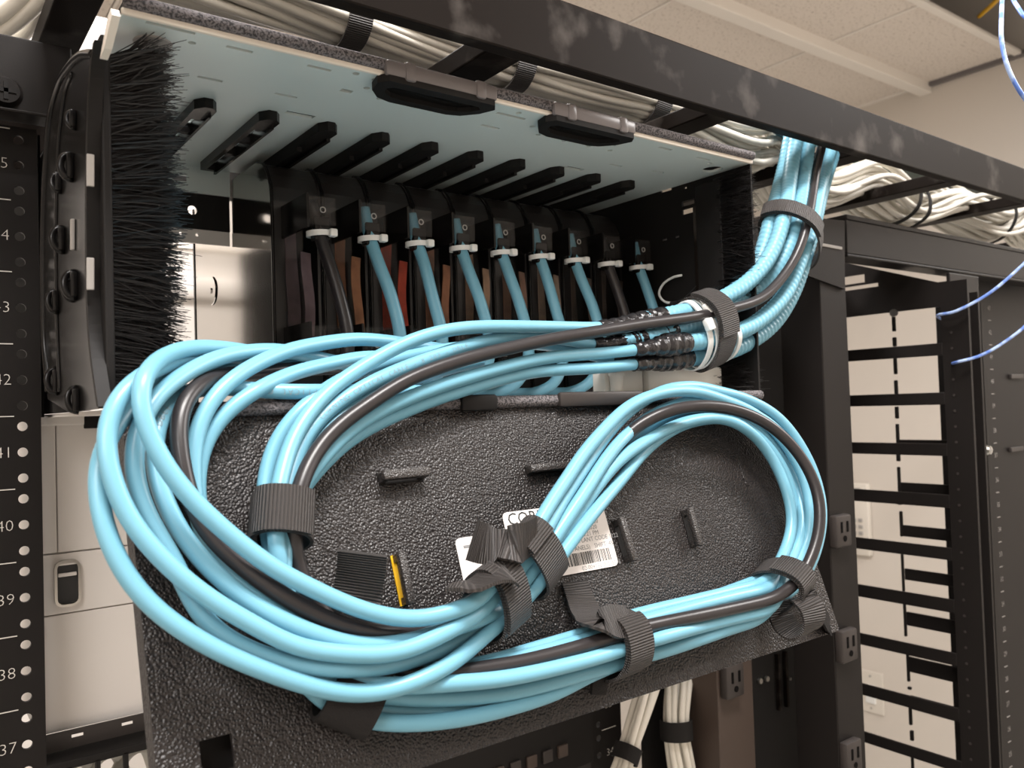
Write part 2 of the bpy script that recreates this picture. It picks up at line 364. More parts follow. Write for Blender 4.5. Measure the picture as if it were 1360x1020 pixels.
# ---------------------------------------------------------------- overhead cable runway
RA, RB = np.array([.0546, -.222, .192]), np.array([.787, -.1705, .218]); RDIR = (RB-RA)/np.linalg.norm(RB-RA)
def on_bar(x): return RA+RDIR*((x-RA[0])/RDIR[0])
rw = thing('cable_runway', 'long dark scuffed ladder runway bar crossing the whole top of the picture', 'cable runway', tuple(on_bar(.3)))
up = np.array([0, 0, 1.]); up -= RDIR*up@RDIR; up /= np.linalg.norm(up); sd = np.cross(RDIR, up)
q0, q1 = on_bar(-.42), on_bar(1.75)
MB().box((0, -.0095, 0), (np.linalg.norm(q1-q0), 0, .0385), .0012, (q0, RDIR, -sd, up)).build('side_rail', 'scuff', rw)
q0b, q1b = q0+np.array([0, .36, 0]), q1+np.array([0, .36, 0])
MB().box((0, -.0095, 0), (np.linalg.norm(q1-q0), 0, .0385), .0012, (q0b, RDIR, -sd, up)).build('side_rail', 'scuff', rw)
for x in (-.012, .197, .412, .618, .845, 1.06, 1.28):
    p = on_bar(x)+np.array([0, .002, .009])
    MB().box(p+np.array([-.0125, 0, 0]), p+np.array([.0125, .346, .0125]), .001).build('rung', 'scuff', rw)

# ---------------------------------------------------------------- white cables on the runway
def spread(n):
    return [(.0034*1.02*math.sqrt(k)*math.cos(k*2.39996), .0034*1.02*math.sqrt(k)*math.sin(k*2.39996)) for k in range(n)]
WC = []
NW = 40; base = spread(NW)
sx = np.arange(-.62, 1.5, .012)
def bund(x):
    y = np.interp(x, [-.62, -.1, .2, .35, .5, .7, 1.0, 1.5], [-.09, -.098, -.102, -.100, -.040, -.045, -.055, -.05])
    z = np.interp(x, [-.62, -.1, .2, .35, .5, .7, 1.0, 1.5], [.253, .2520, .2490, .241, .249, .2530, .258, .27])
    return y, z
for k in range(NW):
    a0 = base[k]; ph = rng.uniform(0, 6.28, 6); am = rng.uniform(.6, 1.2)
    tw = .9*np.sin(sx*4.1+.4)+.5*np.sin(sx*9+1)
    cy, cz = bund(sx); big = np.clip((sx-.22)/.12, 0, 1)
    sp = .74+.85*big
    oy = a0[0]*np.cos(tw)-a0[1]*np.sin(tw); oz = a0[0]*np.sin(tw)+a0[1]*np.cos(tw)
    y = cy+oy*sp*1.25+big*.010*np.sin(sx*17+ph[0]*.35)*am+.0012*np.sin(sx*31+ph[1])
    z = cz+oz*sp*.8+big*.007*np.sin(sx*17+1.3+ph[0]*.35)*am+.0012*np.sin(sx*27+ph[2])
    z = np.maximum(z-big*.021*np.sin(np.pi*(sx-.412)/.215)**2, np.interp(sx, [-.62, .2, 1.5], [.2165, .2255, .246])-big*.028*np.sin(np.pi*(sx-.412)/.215)**2)
    P = np.stack([sx, y, z], 1); WC.append(P)
    o = MB().tube(P, .0033, 8).build('network_cable', 'white_cable', smooth=True)
    tag(o, 'white network cable bundled on the overhead runway', 'cable', 'white network cables on the overhead runway')
# two loose thick white cables at the top left corner
for k, (pa, pb, pc) in enumerate([((-30, 62), (25, 26), (70, -18)), ((-30, 40), (14, 12), (45, -15)), ((-25, 85), (30, 45), (62, -5))]):
    pts = [atz(*q, .262+.004*k) for q in (pa, pb, pc)]; pts = smooth_path(pts, .006)
    tag(MB().tube(pts, .0052, 10).build('network_cable', 'white_cable', smooth=True),
        ['thick white cable curving across the top left corner, middle of three', 'thick white cable nearest the top left corner', 'thick white cable in the top left corner closest to the rack angle'][k], 'cable')

# ---------------------------------------------------------------- straps wrapped round bundles
def hull_loop(center, members, rs, n=56, gap=.0012, tangent=None):
    pts = []; tans = []; rr = []
    for P, r in zip(members, rs):
        i = int(np.argmin(np.linalg.norm(P-center, axis=1))); i0, i1 = max(0, i-2), min(len(P)-1, i+2)
        pts.append(P[i]); t = P[i1]-P[i0]; t = t/np.linalg.norm(t)
        if tans and t@tans[0] < 0: t = -t
        tans.append(t); rr.append(r)
    c = np.mean(pts, 0); t = np.mean(tans, 0) if tangent is None else np.asarray(tangent, float); t /= np.linalg.norm(t)
    view = CAM-c; e2 = view-t*(view@t); e2 /= np.linalg.norm(e2); e1 = np.cross(e2, t)       # e2 faces the photographer, e1 across
    th = np.linspace(0, 2*math.pi, n+1); L = []; N = []
    H = np.array([max(((p-c)@(e1*math.cos(a)+e2*math.sin(a)))+r for p, r in zip(pts, rr)) for a in th[:-1]])
    ker = np.exp(-.5*(np.arange(-8, 9)*360/n/17)**2); ker /= ker.sum(); Hs = sum(k*np.roll(H, j-8) for j, k in enumerate(ker)); Hs = Hs+max(0, float(np.mean(H-Hs)))+.0006+gap
    dH = (np.roll(Hs, -1)-np.roll(Hs, 1))/(2*2*math.pi/n)
    for i in range(n+1):
        a = th[i]; q = i % n; d = e1*math.cos(a)+e2*math.sin(a); L.append(c+d*Hs[q]+(-e1*math.sin(a)+e2*math.cos(a))*dH[q]); N.append(d)
    for a in []:
        d = e1*math.cos(a)+e2*math.sin(a)
        h = [((p-c)@d)+r for p, r in zip(pts, rr)]; k = int(np.argmax(h)); p = pts[k]-c; p = p-t*(p@t)
        L.append(c+p+d*(rr[k]+gap)); N.append(d)
    return np.array(L), np.array(N), t, c, e1, e2
def strap(label, center, members, rs, w=.019, t=.0016, m='velcro', name='hook_and_loop_strap', cat='strap', tails=(), group=None, tangent=None, gap=.0012, overlap=None):
    L, N, tn, c, e1, e2 = hull_loop(center, members, rs, tangent=tangent, gap=gap)
    root = thing(name, label, cat, tuple(c), group)
    MB().band(L, N, [tn]*len(L), w, t).build('loop', m, root, smooth='auto')
    if overlap:                            # a second layer over part of the loop (angles in degrees, e1 = 0, e2 = 90)
        k = [i for i in range(len(L)) if overlap[0] <= i*360/(len(L)-1) <= overlap[1]]
        MB().band(L[k]+N[k]*(t+.0003), N[k], [tn]*len(k), w*.98, t).build('overlap', m, root, smooth='auto')
    for pts, wd in tails:
        k = int(np.argmin(np.linalg.norm(L-np.asarray(pts[0]), axis=1))); pts = np.vstack([L[k]+N[k]*.0021, pts[1:]])
        pts = smooth_path(pts, .002); T = np.gradient(pts, axis=0); T /= np.linalg.norm(T, axis=1)[:, None]
        wds = [np.asarray(wd, float) if not isinstance(wd, list) else None for _ in pts]
        if isinstance(wd, list):
            f = np.linspace(0, 1, len(pts))[:, None]; wds = list((1-f)*np.asarray(wd[0])+f*np.asarray(wd[1]))
        wds = [q-tt*(q@tt) for q, tt in zip(wds, T)]; wds = [q/np.linalg.norm(q) for q in wds]
        nn = [np.cross(tt, q) for tt, q in zip(T, wds)]
        MB().band(pts, nn, wds, w, t).build('tail', m, root, smooth='auto')
    return root
for px, lab in (((437, 47), 'black strap round the white overhead cables above the left half of the housing'), ((655, 108), 'black strap round the white overhead cables just right of the nearest rung'),
                ((826, 152), 'black strap round the white overhead cables above the second latch'), ((985, 205), 'black strap round the loosened white cables left of the aqua drop')):
    c = atz(*px, .25); c = np.array([c[0], *[float(v) for v in bund(c[0])]])
    strap(lab, c, WC, [.0031]*NW, .016, .0014)
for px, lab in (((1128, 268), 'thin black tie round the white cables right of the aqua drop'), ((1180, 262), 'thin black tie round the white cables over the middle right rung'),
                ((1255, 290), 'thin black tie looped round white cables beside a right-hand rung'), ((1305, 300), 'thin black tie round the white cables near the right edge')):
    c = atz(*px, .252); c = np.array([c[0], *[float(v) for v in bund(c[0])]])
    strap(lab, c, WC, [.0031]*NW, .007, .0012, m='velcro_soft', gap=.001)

# ================================================================ the fibre housing
HX, ZT = .2152, .171
hs = thing('fiber_housing', 'four unit fiber housing with pale top, black brushes and folded down textured front panel', 'fiber housing', (0, -.10, -.002))
A = lambda u, v: atz(u, v, ZT)
yb = A(225, 217)[1]
holes = []
def slot(u0, v0, u1, v1, w=.0026):
    p, q = A(u0, v0), A(u1, v1); y = (p[1]+q[1])/2; holes.append(rect(p[0], y-w/2, q[0], y+w/2))
for s in ((193, 30, 260, 44), (301, 61, 335, 70), (408, 87, 440, 94), (263, 101, 295, 109), (365, 124, 394, 130), (659, 150, 698, 158), (639, 166, 663, 171), (874, 196, 893, 199), (925, 209, 943, 213), (868, 227, 881, 230), (810, 218, 826, 221)): slot(*s)
slot(379, 149, 417, 156, .005); slot(751, 222, 774, 226, .005); slot(453, 119, 467, 123, .004)
for u, v in ((255, 57), (473, 98), (498, 106), (487, 117), (504, 131), (549, 142), (593, 151), (629, 150), (649, 143), (689, 150), (707, 168), (721, 160), (715, 179), (749, 187), (782, 194), (815, 193), (835, 187), (810, 200), (942, 217)):
    p = A(u, v); holes.append(circ(p[0], p[1], .0019, 8))
p = A(946, 225); holes.append(circ(p[0], p[1], .0075, 20))
glots = [rect(-.1562+.0362*k-.0030, y0, -.1562+.0362*k+.0030, y1) for k in range(2) for y0, y1 in ((-.108, -.087), (-.080, -.059), (-.052, -.018))]
holes += glots
MB().plate(rect(-HX, -.2085, HX, yb), holes, .0016, WF((0, 0, ZT), X, Y, Z)).build('top_plate', 'pale', hs)
MB().plate(rect(-HX, -.2085, HX, .10), glots, .0014, WF((0, 0, ZT+.0042), X, Y, Z)).build('top_cover', 'dull', hs)
MB().box((-HX-.001, -.2108, ZT-.0006), (HX+.001, -.2084, ZT+.0026), .0009).build('top_front_edge', 'cream', hs, smooth='auto')
pts = [(x, -.2108, ZT+.0052) for x in np.linspace(-HX, HX, 90)]
MB().tube(pts, .0031, 12).build('foam_edge', 'foam', hs, smooth=True)
p = A(203, 57); MB().cyl((p[0], p[1], ZT+.0002), (0, 0, -1), .0088, .0008, 28, .0082).build('hole_plug', 'keys', hs, smooth='auto')
# rear flange and rear mounting strip behind the two empty positions
sl = []
for k in range(3): sl.append(rect(-.168+.014*k, .160, -.159+.014*k, .164))
MB().plate(rect(-HX, .153, -.1012, ZT), sl, .0015, WF((0, yb, 0), X, Z, Y)).build('rear_flange', 'pale', hs)
hl = [circ(-.171+.022*k, .141, .0034, 14) for k in range(3)]
MB().plate(rect(-HX, .128, -.1012, .1529), hl, .002, WF((0, yb+.002, 0), X, Z, Y)).build('rear_strip', 'dull', hs)
hl = [circ(-.168+.011*k, .124, .0012, 8) for k in range(5)]
MB().plate(rect(-HX, .118, -.1012, .1279), hl, .002, WF((0, yb+.003, 0), X, Z, Y)).build('rear_ledge', 'beige', hs)
# latches on the top front edge
for x0, x1 in ((-.0930, -.0180), (.0195, .0920)):
    ol = [(x0+.004, -.2148), (x1-.004, -.2148), (x1, -.209), (x1-.004, -.199), (x1-.012, -.1905), (x1-.020, -.188), (x0+.018, -.188), (x0+.009, -.191), (x0+.002, -.199), (x0, -.209)]
    cx = (x0+x1)/2; o = MB().plate(ol, [[(cx+(x-cx)*.80, -.2005+(y+.2005)*.52) for x, y in ol]], .0042, WF((0, 0, ZT-.0044), X, Y, Z)).build('latch', 'dull', hs)
    MB().plate([(cx+(x-cx)*.82, -.2005+(y+.2005)*.56) for x, y in ol], [], .001, WF((0, 0, ZT-.0018), X, Y, Z)).build('latch_pocket', 'gloss', o)
    MB().bar((x0+.002, -.2135, ZT+.0028), (x1-.002, -.2135, ZT+.0028), .004, .0085, (0, 0, 1), .0018).build('latch_bar', 'greyclear', o, smooth='auto')
    for f in (.22, .82):
        x = x0+(x1-x0)*f
        MB().bar((x-.0036, -.2140, ZT+.0026), (x+.0036, -.2140, ZT+.0026), .0050, .0105, (0, 0, 1), .0020).build('latch_clip', 'greyclear', o, smooth='auto')
# blade guides under the top plate
for k in range(10):
    x = -.1562+.0362*k; y0, y1 = -.1315, -.012; w = .0058
    poly = [(x-w, y0+.006), (x-w+.004, y0), (x+w-.003, y0), (x+w, y0+.004), (x+w, y1), (x-w, y1)]
    if k < 2:
        g = MB().plate(poly, [rect(x-w+.003, y0+.022, x+w-.0025, y0+.046), rect(x-w+.003, y0+.050, x+w-.0025, y0+.074), rect(x-w+.003, y0+.078, x+w-.0025, y1-.004)], .0055, WF((0, 0, ZT-.0056), X, Y, Z))
        g.box((x+w-.0028, y0+.01, ZT-.0075), (x+w-.0012, y1, ZT-.0056))
    else:
        g = MB().prism(poly, .0055, WF((0, 0, ZT-.0056), X, Y, Z))
        g.box((x-w, y0+.038, ZT-.0085), (x-w+.003, y1, ZT-.0056)).box((x+w-.0025, y0+.014, ZT-.0075), (x+w, y1, ZT-.0056))
    g.build('blade_guide', 'gloss' if k < 2 else 'dull', hs)
# bottom plate, sides
MB().box((-HX, -.2085, -.0012), (HX, .12, .0008)).build('bottom_plate', 'beige', hs)
MB().tube([(x, -.2092, -.0008) for x in np.linspace(-HX, HX, 60)], .0036, 10).build('bottom_foam_edge', 'foam', hs, smooth=True)
p, q = aty(742, 527, -.213), aty(852, 523, -.213)
MB().bar((p[0], -.2126, -.0005), (q[0], -.2126, -.0005), .004, .009, (0, 0, 1), .0018).build('bottom_latch_bar', 'outlet', hs, smooth='auto')
p, q = aty(612, 530, -.213), aty(660, 528, -.213)
MB().bar((p[0], -.2126, -.001), (q[0], -.2126, -.001), .004, .009, (0, 0, 1), .0018).build('bottom_latch_bar', 'dull', hs, smooth='auto')
MB().box((-HX-.0015, -.12, .001), (-HX, .10, ZT)).build('left_side_wall', 'dull', hs)
B = lambda u, v: atx(u, v, HX)[1:]
hl = []
for (u0, v0, u1, v1) in ((906, 275, 922, 263), (906, 284, 922, 276)):
    a = B(u0, v0); b = B(u1, v1); zc = (a[1]+b[1])/2; hl.append(rect(min(a[0], b[0]), zc-.0021, max(a[0], b[0]), zc+.0021))
for (u0, u1, v) in ((878, 892, 255), (908, 912, 250), (927, 933, 247), (880, 886, 319), (897, 902, 315)):
    a = B(u0, v); b = B(u1, v); hl.append(rect(min(a[0], b[0]), a[1]-.0008, max(a[0], b[0]), a[1]+.0008))
MB().plate(rect(-.2085, .001, .10, ZT), hl, .0018, WF((HX, 0, 0), Y, Z, X)).build('right_side_wall', 'dull', hs)
a = B(925, 265)[0]; MB().box((HX-.0035, a-.002, .02), (HX, a+.0016, .150), .0008).build('right_wall_rib', 'scuff', hs)
# white snapped tie loop on the right wall
lp = smooth_path([np.array([HX-.004, *B(u, v)]) for u, v in ((910, 366), (898, 369), (886, 377), (880, 388), (882, 396), (890, 402), (906, 402))], .0015)
MB().tube(lp, .0010, 8).build('cable_retainer', 'white', hs, smooth=True)
# brushes: bristles are uncountable, each brush one stuff mesh
def brush(root, n, base, direc, length, r0=.00030, droop=.08, name='bristles', stray=.2):
    mb = MB()
    for i in range(n):
        aa = random.random(); p = np.array(base(aa, random.random()), float); d = np.array(direc() if direc else (1, random.gauss(0, .17), .75*(aa-.38)+random.gauss(0, .14)), float); d /= np.linalg.norm(d)
        L = length*random.uniform(.66, 1.08); c = np.array([random.gauss(0, stray*.4), random.gauss(0, stray*.4), random.gauss(-droop, stray*.4)])*L
        a = np.cross(d, (0, .3, 1.)); a /= np.linalg.norm(a); b = np.cross(d, a)
        rows = []
        for t, k in ((0, 1), (.55, .9), (1, .5)):
            q = p+d*L*t+c*t*t
            rows.append([q+r0*k*(a*math.cos(w)+b*math.sin(w)) for w in (0, 2.094, 4.189)])
        V = rows[0]+rows[1]+rows[2]
        mb.add(V, [(0, 1, 4, 3), (1, 2, 5, 4), (2, 0, 3, 5), (3, 4, 7, 6), (4, 5, 8, 7), (5, 3, 6, 8), (6, 7, 8)])
    return mb.build(name, 'bristle', root, kind='stuff')
GX = -.2225
lb = MB().box((GX+.0005, -.196, .006), (GX+.0045, -.180, .166), .001).build('side_brush', 'dull', hs)
brush(lb, 4600, lambda a, b: (GX+.004, -.1955+.014*b, .008+.150*a), None, .0295, droop=.06)
brush(lb, 12, lambda a, b: (GX+.006, -.194+.010*b, .146+.012*a), lambda: (.75, random.gauss(-.1, .12), random.gauss(.8, .12)), .038, droop=.02, name='long_bristles')
rb = MB().box((HX-.006, -.185, .078), (HX-.0005, -.160, .165), .001).build('side_brush', 'dull', hs)
brush(rb, 3000, lambda a, b: (HX-.0055+.005*b, -.178, .076+.090*a), lambda: (random.gauss(0, .10), -1, random.gauss(-.02, .08)), .030, droop=.02)
rb2 = MB().box((HX-.040, -.172, .066), (HX-.004, -.160, .072), .001).build('side_brush', 'dull', hs)
brush(rb2, 1100, lambda a, b: (HX-.040+.036*a, -.168, .066+.006*b), lambda: (random.gauss(.1, .25), -1, random.gauss(.12, .12)), .026, droop=.05)
rb3 = MB().box((HX-.030, -.170, .003), (HX-.004, -.158, .018), .001).build('side_brush', 'dull', hs)
brush(rb3, 1100, lambda a, b: (HX-.024+.024*a, -.168, .003+.016*b), lambda: (random.gauss(.45, .25), -1, random.gauss(-.02, .10)), .034, droop=.05)
# left jumper guard: glossy black side shell with small clips
G = lambda u, v: tuple(atx(u, v, GX-.001)[1:])
poly = [G(*q) for q in ((70, 530), (63, 440), (62, 320), (66, 240), (70, 200), (74, 154), (86, 112), (102, 88), (116, 74), (134, 73), (129, 110), (125, 210), (124, 300), (124, 400), (130, 470), (139, 542), (100, 548))]
gd = MB().prism(poly, -.0025, WF((GX-.001, 0, 0), Y, Z, X)).build('side_guard', 'gloss', hs)
rim = smooth_path([np.array([GX-.0035, *G(*q)]) for q in ((72, 520), (66, 440), (65, 320), (69, 220), (74, 160), (86, 114), (102, 89), (118, 75), (134, 74))], .003)
MB().tube(rim, .0022, 8).build('guard_rim', 'gloss', gd, smooth=True)
mid = smooth_path([np.array([GX-.0038, *G(*q)]) for q in ((88, 520), (84, 420), (83, 300), (86, 200), (94, 130), (104, 100))], .003)
MB().tube(mid, .0012, 8).build('guard_rib', 'gloss', gd, smooth=True)
fr = smooth_path([np.array([GX-.002, *G(*q)]) for q in ((136, 60), (130, 105), (126, 200), (125, 300), (126, 400), (131, 470), (141, 540))], .004)
MB().band(fr, [np.array([0, -1., 0])]*len(fr), [X]*len(fr), .0055, .004).build('guard_front_bar', 'dull', gd)
for u, v0, v1 in ((127.5, 211, 253), (127.5, 346, 388)):
    a = np.array([GX-.004, *G(u-1, v0)]); b = np.array([GX-.004, *G(u-1, v1)])
    MB().bar(a+[0, -.006, 0], b+[0, -.006, 0], .0030, .0016, (0, 1, 0), .0004).build('guard_tab', 'keys', gd)
a = np.array([GX-.0045, *G(107, 292)]); b = np.array([GX-.0045, *G(107, 333)])
MB().bar(a, b, .004, .0016, (1, 0, 0), .0004).build('guard_tab', 'keys', gd)
for (u, v, s) in ((104, 222, 1), (88, 243, .8), (92, 318, 1), (109, 378, 1), (84, 400, .9), (105, 385, .8), (84, 505, 1), (112, 530, .9), (108, 160, .7)):
    c = np.array([GX-.0035, *G(u, v)])
    pts = [c+np.array([0, .004*s, .010*s]), c+np.array([-.006*s, .003*s, .008*s]), c+np.array([-.0085*s, .001, 0]), c+np.array([-.006*s, -.001, -.009*s]), c+np.array([0, -.002, -.011*s])]
    pts = [c+(q-c)*.6 for q in pts]
    MB().box(c+np.array([-.0030, -.0045*s, -.0065*s]), c+np.array([0, -.0010*s, .0055*s]), .0008).build('guard_catch', 'gloss', gd, smooth='auto')
    MB().tube(smooth_path(pts, .0015), .0017*s, 8).build('guard_clip', 'gloss', gd, smooth=True)
p = [np.array([GX-.001, *atx(u, v, GX-.001)[1:]]) for u, v in ((143, 80), (154, 24), (158, 14), (160, 22), (149, 66))]
MB().prism([tuple(q[1:]) for q in p], -.003, WF((GX-.001, 0, 0), Y, Z, X)).build('guard_bracket', 'cream', gd)

# ---------------------------------------------------------------- the folded down front panel (hinged part of the housing)
FRD = (HINGE, EX, DT, DN)
def dloc(u, v): d = on_door(u, v)-HINGE; return d[0], float(d@DT)
DL = dloc(1113, 838)[1]
a = dloc(264, 985); b = dloc(313, 1019)
door = MB().plate(rrect(-.2185, .004, .2165, DL, .002, 3), [rect(a[0], a[1], b[0], min(b[1], DL-.004))], .0025, (HINGE-DN*.0025, EX, DT, DN))
door.box((-.2185, DL-.0022, -.012), (.2165, DL, -.0025), 0, FRD).box((-.2185, .004, -.012), (-.2165, DL, -.0025), 0, FRD).box((.2145, .004, -.012), (.2165, DL, -.0025), 0, FRD)
door = door.build('front_panel', 'paint', hs)
MB().box((a[0]-.004, a[1]-.002, -.014), (b[0]+.004, min(b[1], DL-.004), -.012), 0, FRD).build('panel_notch_plate', 'dull', door)
MB().box((-.2165, -.0005, -.004), (.2152, .0045, .0012), .001, FRD).build('hinge', 'black', door)
def hook(p0, p1, w, lift, m='lit_hook_paint', back=None):      # bent-out strip from p0 to p1 (pixels on the panel)
    (s0, t0), (s1, t1) = dloc(*p0), dloc(*p1); A0 = np.array([s0, t0]); A1 = np.array([s1, t1]); d = A1-A0; L = np.linalg.norm(d); d /= L; nn = np.array([-d[1], d[0]])
    c = lambda s, o: HINGE+EX*(A0[0]+d[0]*s)+DT*(A0[1]+d[1]*s)+DN*o
    e2 = EX*nn[0]+DT*nn[1]
    fr0 = (c(0, 0), EX*d[0]+DT*d[1], e2, DN); hk = MB()
    hk.box((0, -w/2, lift-.0042), (L, w/2, lift), .0012, fr0).box((.0008, -w/2+.0004, -.0005), (.0042, w/2-.0004, lift-.0030), 0, fr0).box((L-.0042, -w/2+.0004, -.0005), (L-.0008, w/2-.0004, lift-.0030), 0, fr0)
    o = hk.build('panel_hook', m, door, smooth='auto')
    q = MB(); fr = (c(0, 0), EX*d[0]+DT*d[1], e2, DN)
    q.box((.0006, w*.05 if back else -w*.62, .0001), (L-.0006, w*.62, .0006), 0, fr); q.build('hook_slot', back or 'dull', o)
hook((500, 637), (562, 631), .0052, .0085); hook((697, 626), (748, 621), .0045, .0065)
hook((524, 736), (538, 806), .0042, .0080, back='yellow'); hook((816, 690), (834, 748), .0045, .0075); hook((907, 677), (921, 728), .0045, .0075)
for p0, p1 in (((852, 606), (890, 602)), ((979, 602), (993, 645)), ((262, 590), (303, 596))):
    (s0, t0), (s1, t1) = dloc(*p0), dloc(*p1); q0 = HINGE+EX*s0+DT*t0; q1 = HINGE+EX*s1+DT*t1
    MB().bar(q0, q1, .0045, .0012, DN, .0004).build('panel_lance', 'paint', door)
# big printed sticker and the smaller one under it (codes made of squares are left out)
(s0, t0), (s1, t1) = dloc(665, 682), dloc(822, 757)
w, h = s1-s0, t1-t0
t1 = dloc(690, 776)[1]; h = t1-t0
fs = (HINGE+EX*s0+DT*t0+DN*.0011, EX, -DT, DN)          # x right, y up, from the top left corner
st = MB(); st.mats = []
st.plate([(x, -y) for x, y in rrect(0, 0, w, h, .003)][::-1], [], -.0005, fs)
fs = (fs[0]+DN*.0001, EX, -DT, DN); T = lambda x, y: (fs[0]+EX*x*w-(-DT)*0+DT*y*h, EX, -DT, DN)
st.use(1); st.text('CORNING', .0094, T(.035, .115), 'LEFT')
st.use(2); st.text('Optical Communications', .0042, T(.12, .27), 'LEFT')
for tx, y in (('LC DUP', .10), ('EQMT 86730', .18), ('K798986-20', .30), ('11.30.2020', .385), ('5:23:21 PM', .47), ('PLANT CODE 1122', .555)): st.text(tx, .0036, T(.655, y), 'LEFT')
st.text('(F-12 PANELS)', .0036, T(.45, .66), 'LEFT'); st.text('SHIFT: 45', .0036, T(.80, .66), 'LEFT'); st.text('02-004135-002 ISS. 6', .0034, T(.62, .955), 'LEFT')
st.use(1); x = .36
while x < .94:
    bw = random.choice((.004, .004, .008, .012)); f = T(0, 0)
    st.add([f[0]+EX*(x*w)+DT*h*.72, f[0]+EX*((x+bw)*w)+DT*h*.72, f[0]+EX*((x+bw)*w)+DT*h*.90, f[0]+EX*(x*w)+DT*h*.90], [(3, 2, 1, 0)]); x += bw+random.choice((.004, .006, .009))
st.use(3); f = T(0, 0); st.add([f[0]+EX*(.57*w)+DT*h*.44, f[0]+EX*(.645*w)+DT*h*.44, f[0]+EX*(.645*w)+DT*h*.57, f[0]+EX*(.57*w)+DT*h*.57], [(3, 2, 1, 0)])
o = st.build('printed_sticker', ['paper', 'ink', 'greyink', 'green'], door); o['label'] = 'white printed product sticker with barcode'
(s0, t0) = dloc(603, 716); (s1, t1) = dloc(695, 775)
st = MB(); st.plate(rrect(s0, t0, s1, t1, .003), [], .0004, (HINGE+DN*.0003, EX, DT, DN)); st.use(1)
st.add([HINGE+EX*x+DT*y+DN*.00085 for x, y in ((s0+.004, t0+.004), (s0+.022, t0+.004), (s0+.022, t0+.0055), (s0+.004, t0+.0055))], [(0, 1, 2, 3)])
o = st.build('printed_sticker', ['paper', 'greyink'], door); o['label'] = 'smaller white sticker tucked under the strap tail'
# a few scattered chips of bare metal at the panel's lower right corner
# ---------------------------------------------------------------- modules
MWD, PITCHX = .0338, .0350
prof_f = [(-.072, .004), (-.072, .135), (-.0705, .1445), (-.066, .1535), (-.0585, .1615), (-.048, .1652)]
def make_module(x, k):
    r = thing('fiber_module', '', 'fiber module', (x, -.072, .001), 'fiber modules in the housing')
    sp = [*prof_f, (.09, .1652), (.098, .158), (.098, .004)]
    MB().prism([(y, z) for y, z in sp], .0016, WF((x, 0, 0), Y, Z, X)).build('side_plate', 'mirror' if k == 0 else 'arch', r)
    rimp = smooth_path([np.array([x+.0008, y-.0008, z]) for y, z in prof_f], .004)
    MB().tube(rimp, .0011, 6).build('plate_edge', 'gloss', r, smooth=True)
    sh = MB()                              # curved smoky cover over the front and top, open where the window sits
    def strip(z0, z1, xa, xb):
        pp = [q for q in prof_f]; zs = np.linspace(z0, z1, 2)
        sh.box((xa, -.0716, z0), (xb, -.0700, z1))
    strip(.004, .030, x+.0018, x+MWD); strip(.030, .122, x+.0018, x+.0095); strip(.030, .122, x+MWD-.002, x+MWD)
    arc = [(-.0716, .122), (-.0716, .135), (-.0701, .1443), (-.0657, .1531), (-.0582, .1611), (-.048, .1648), (.02, .1648)]
    arc2 = [(y+.0016, z-.0012) for y, z in arc]
    sh.prism(arc+arc2[::-1], MWD-.0018, WF((x+.0018, 0, 0), Y, Z, X))
    sh.build('cover', 'arch', r)
    MB().box((x+.0095, -.0735, .030), (x+.0215, -.0722, .122), .0004).build('window', 'smoke', r)
    MB().box((x+.0018, .0, .004), (x+MWD, .004, .160)).build('rear_wall', 'dull', r)
    for (xa, xb, ya, yc, z0, z1) in ((.0100, .0205, -.0700, -.0660, .036, .117), (.0150, .0235, -.0865, -.0825, .046, .100)):
        mb = MB(); n = 7; V = []
        for i in range(n):
            t = i/(n-1); z = z0+(z1-z0)*t; wob = .0012*math.sin(t*5+k)
            V += [(x+xa+wob, ya, z), (x+xb+wob, yc, z), (x+xb+wob, yc+.001, z), (x+xa+wob, ya+.001, z)]
        F = [(4*i+j, 4*i+(j+1) % 4, 4*i+4+(j+1) % 4, 4*i+4+j) for i in range(n-1) for j in range(4)]
        mb.add(V, F).build('ribbon_fan', 'fan%d' % k, r)
    # clear bracket: an upper and a lower tab with rivets, joined by a web
    MB().box((x+.0085, -.1135, .1120), (x+.0265, -.1122, .1300), .0005).build('upper_tab', 'smoke', r); MB().box((x+.0085, -.1122, .1285), (x+.0265, -.0722, .1298), .0004).build('upper_web', 'smoke', r)
    MB().box((x+.0085, -.1135, .0300), (x+.0300, -.1122, .0500), .0005).build('lower_tab', 'smoke', r); MB().box((x+.0085, -.1122, .0302), (x+.0300, -.0722, .0315), .0004).build('lower_web', 'smoke', r)
    for bx in (((x+.0070, -.1140, .028), (x+.0085, -.0722, .052)), ((x+.0070, -.1140, .110), (x+.0085, -.0722, .131))): MB().box(*bx).build('bracket_arm', 'gloss', r)
    MB().box((x+.013, -.1118, .103), (x+.023, -.104, .118), .001).build('cable_gland', 'gloss', r)
    for z in (.1215, .0385): MB().tube([np.array([x+.0175+.0017*math.cos(t), -.1140, z+.0017*math.sin(t)]) for t in np.linspace(0, 2*math.pi, 13)], .0004, 6, cap=False).build('rivet', 'keys', r)
    c = np.array([x+.0170, -.1080, .1075]); lp = [c+np.array([.0066*math.cos(t), .0060*math.sin(t), .0006*math.cos(t)]) for t in np.linspace(0, 2*math.pi, 25)]
    tie = MB().band(lp, [np.array([math.cos(t), math.sin(t), 0]) for t in np.linspace(0, 2*math.pi, 25)], [Z]*25, .0034, .0012)
    tie.box(c+np.array([.0040, -.0090, -.0024]), c+np.array([.0090, -.0040, .0026]), .001); tie.build('zip_tie', 'white', r, smooth='auto')
    return r
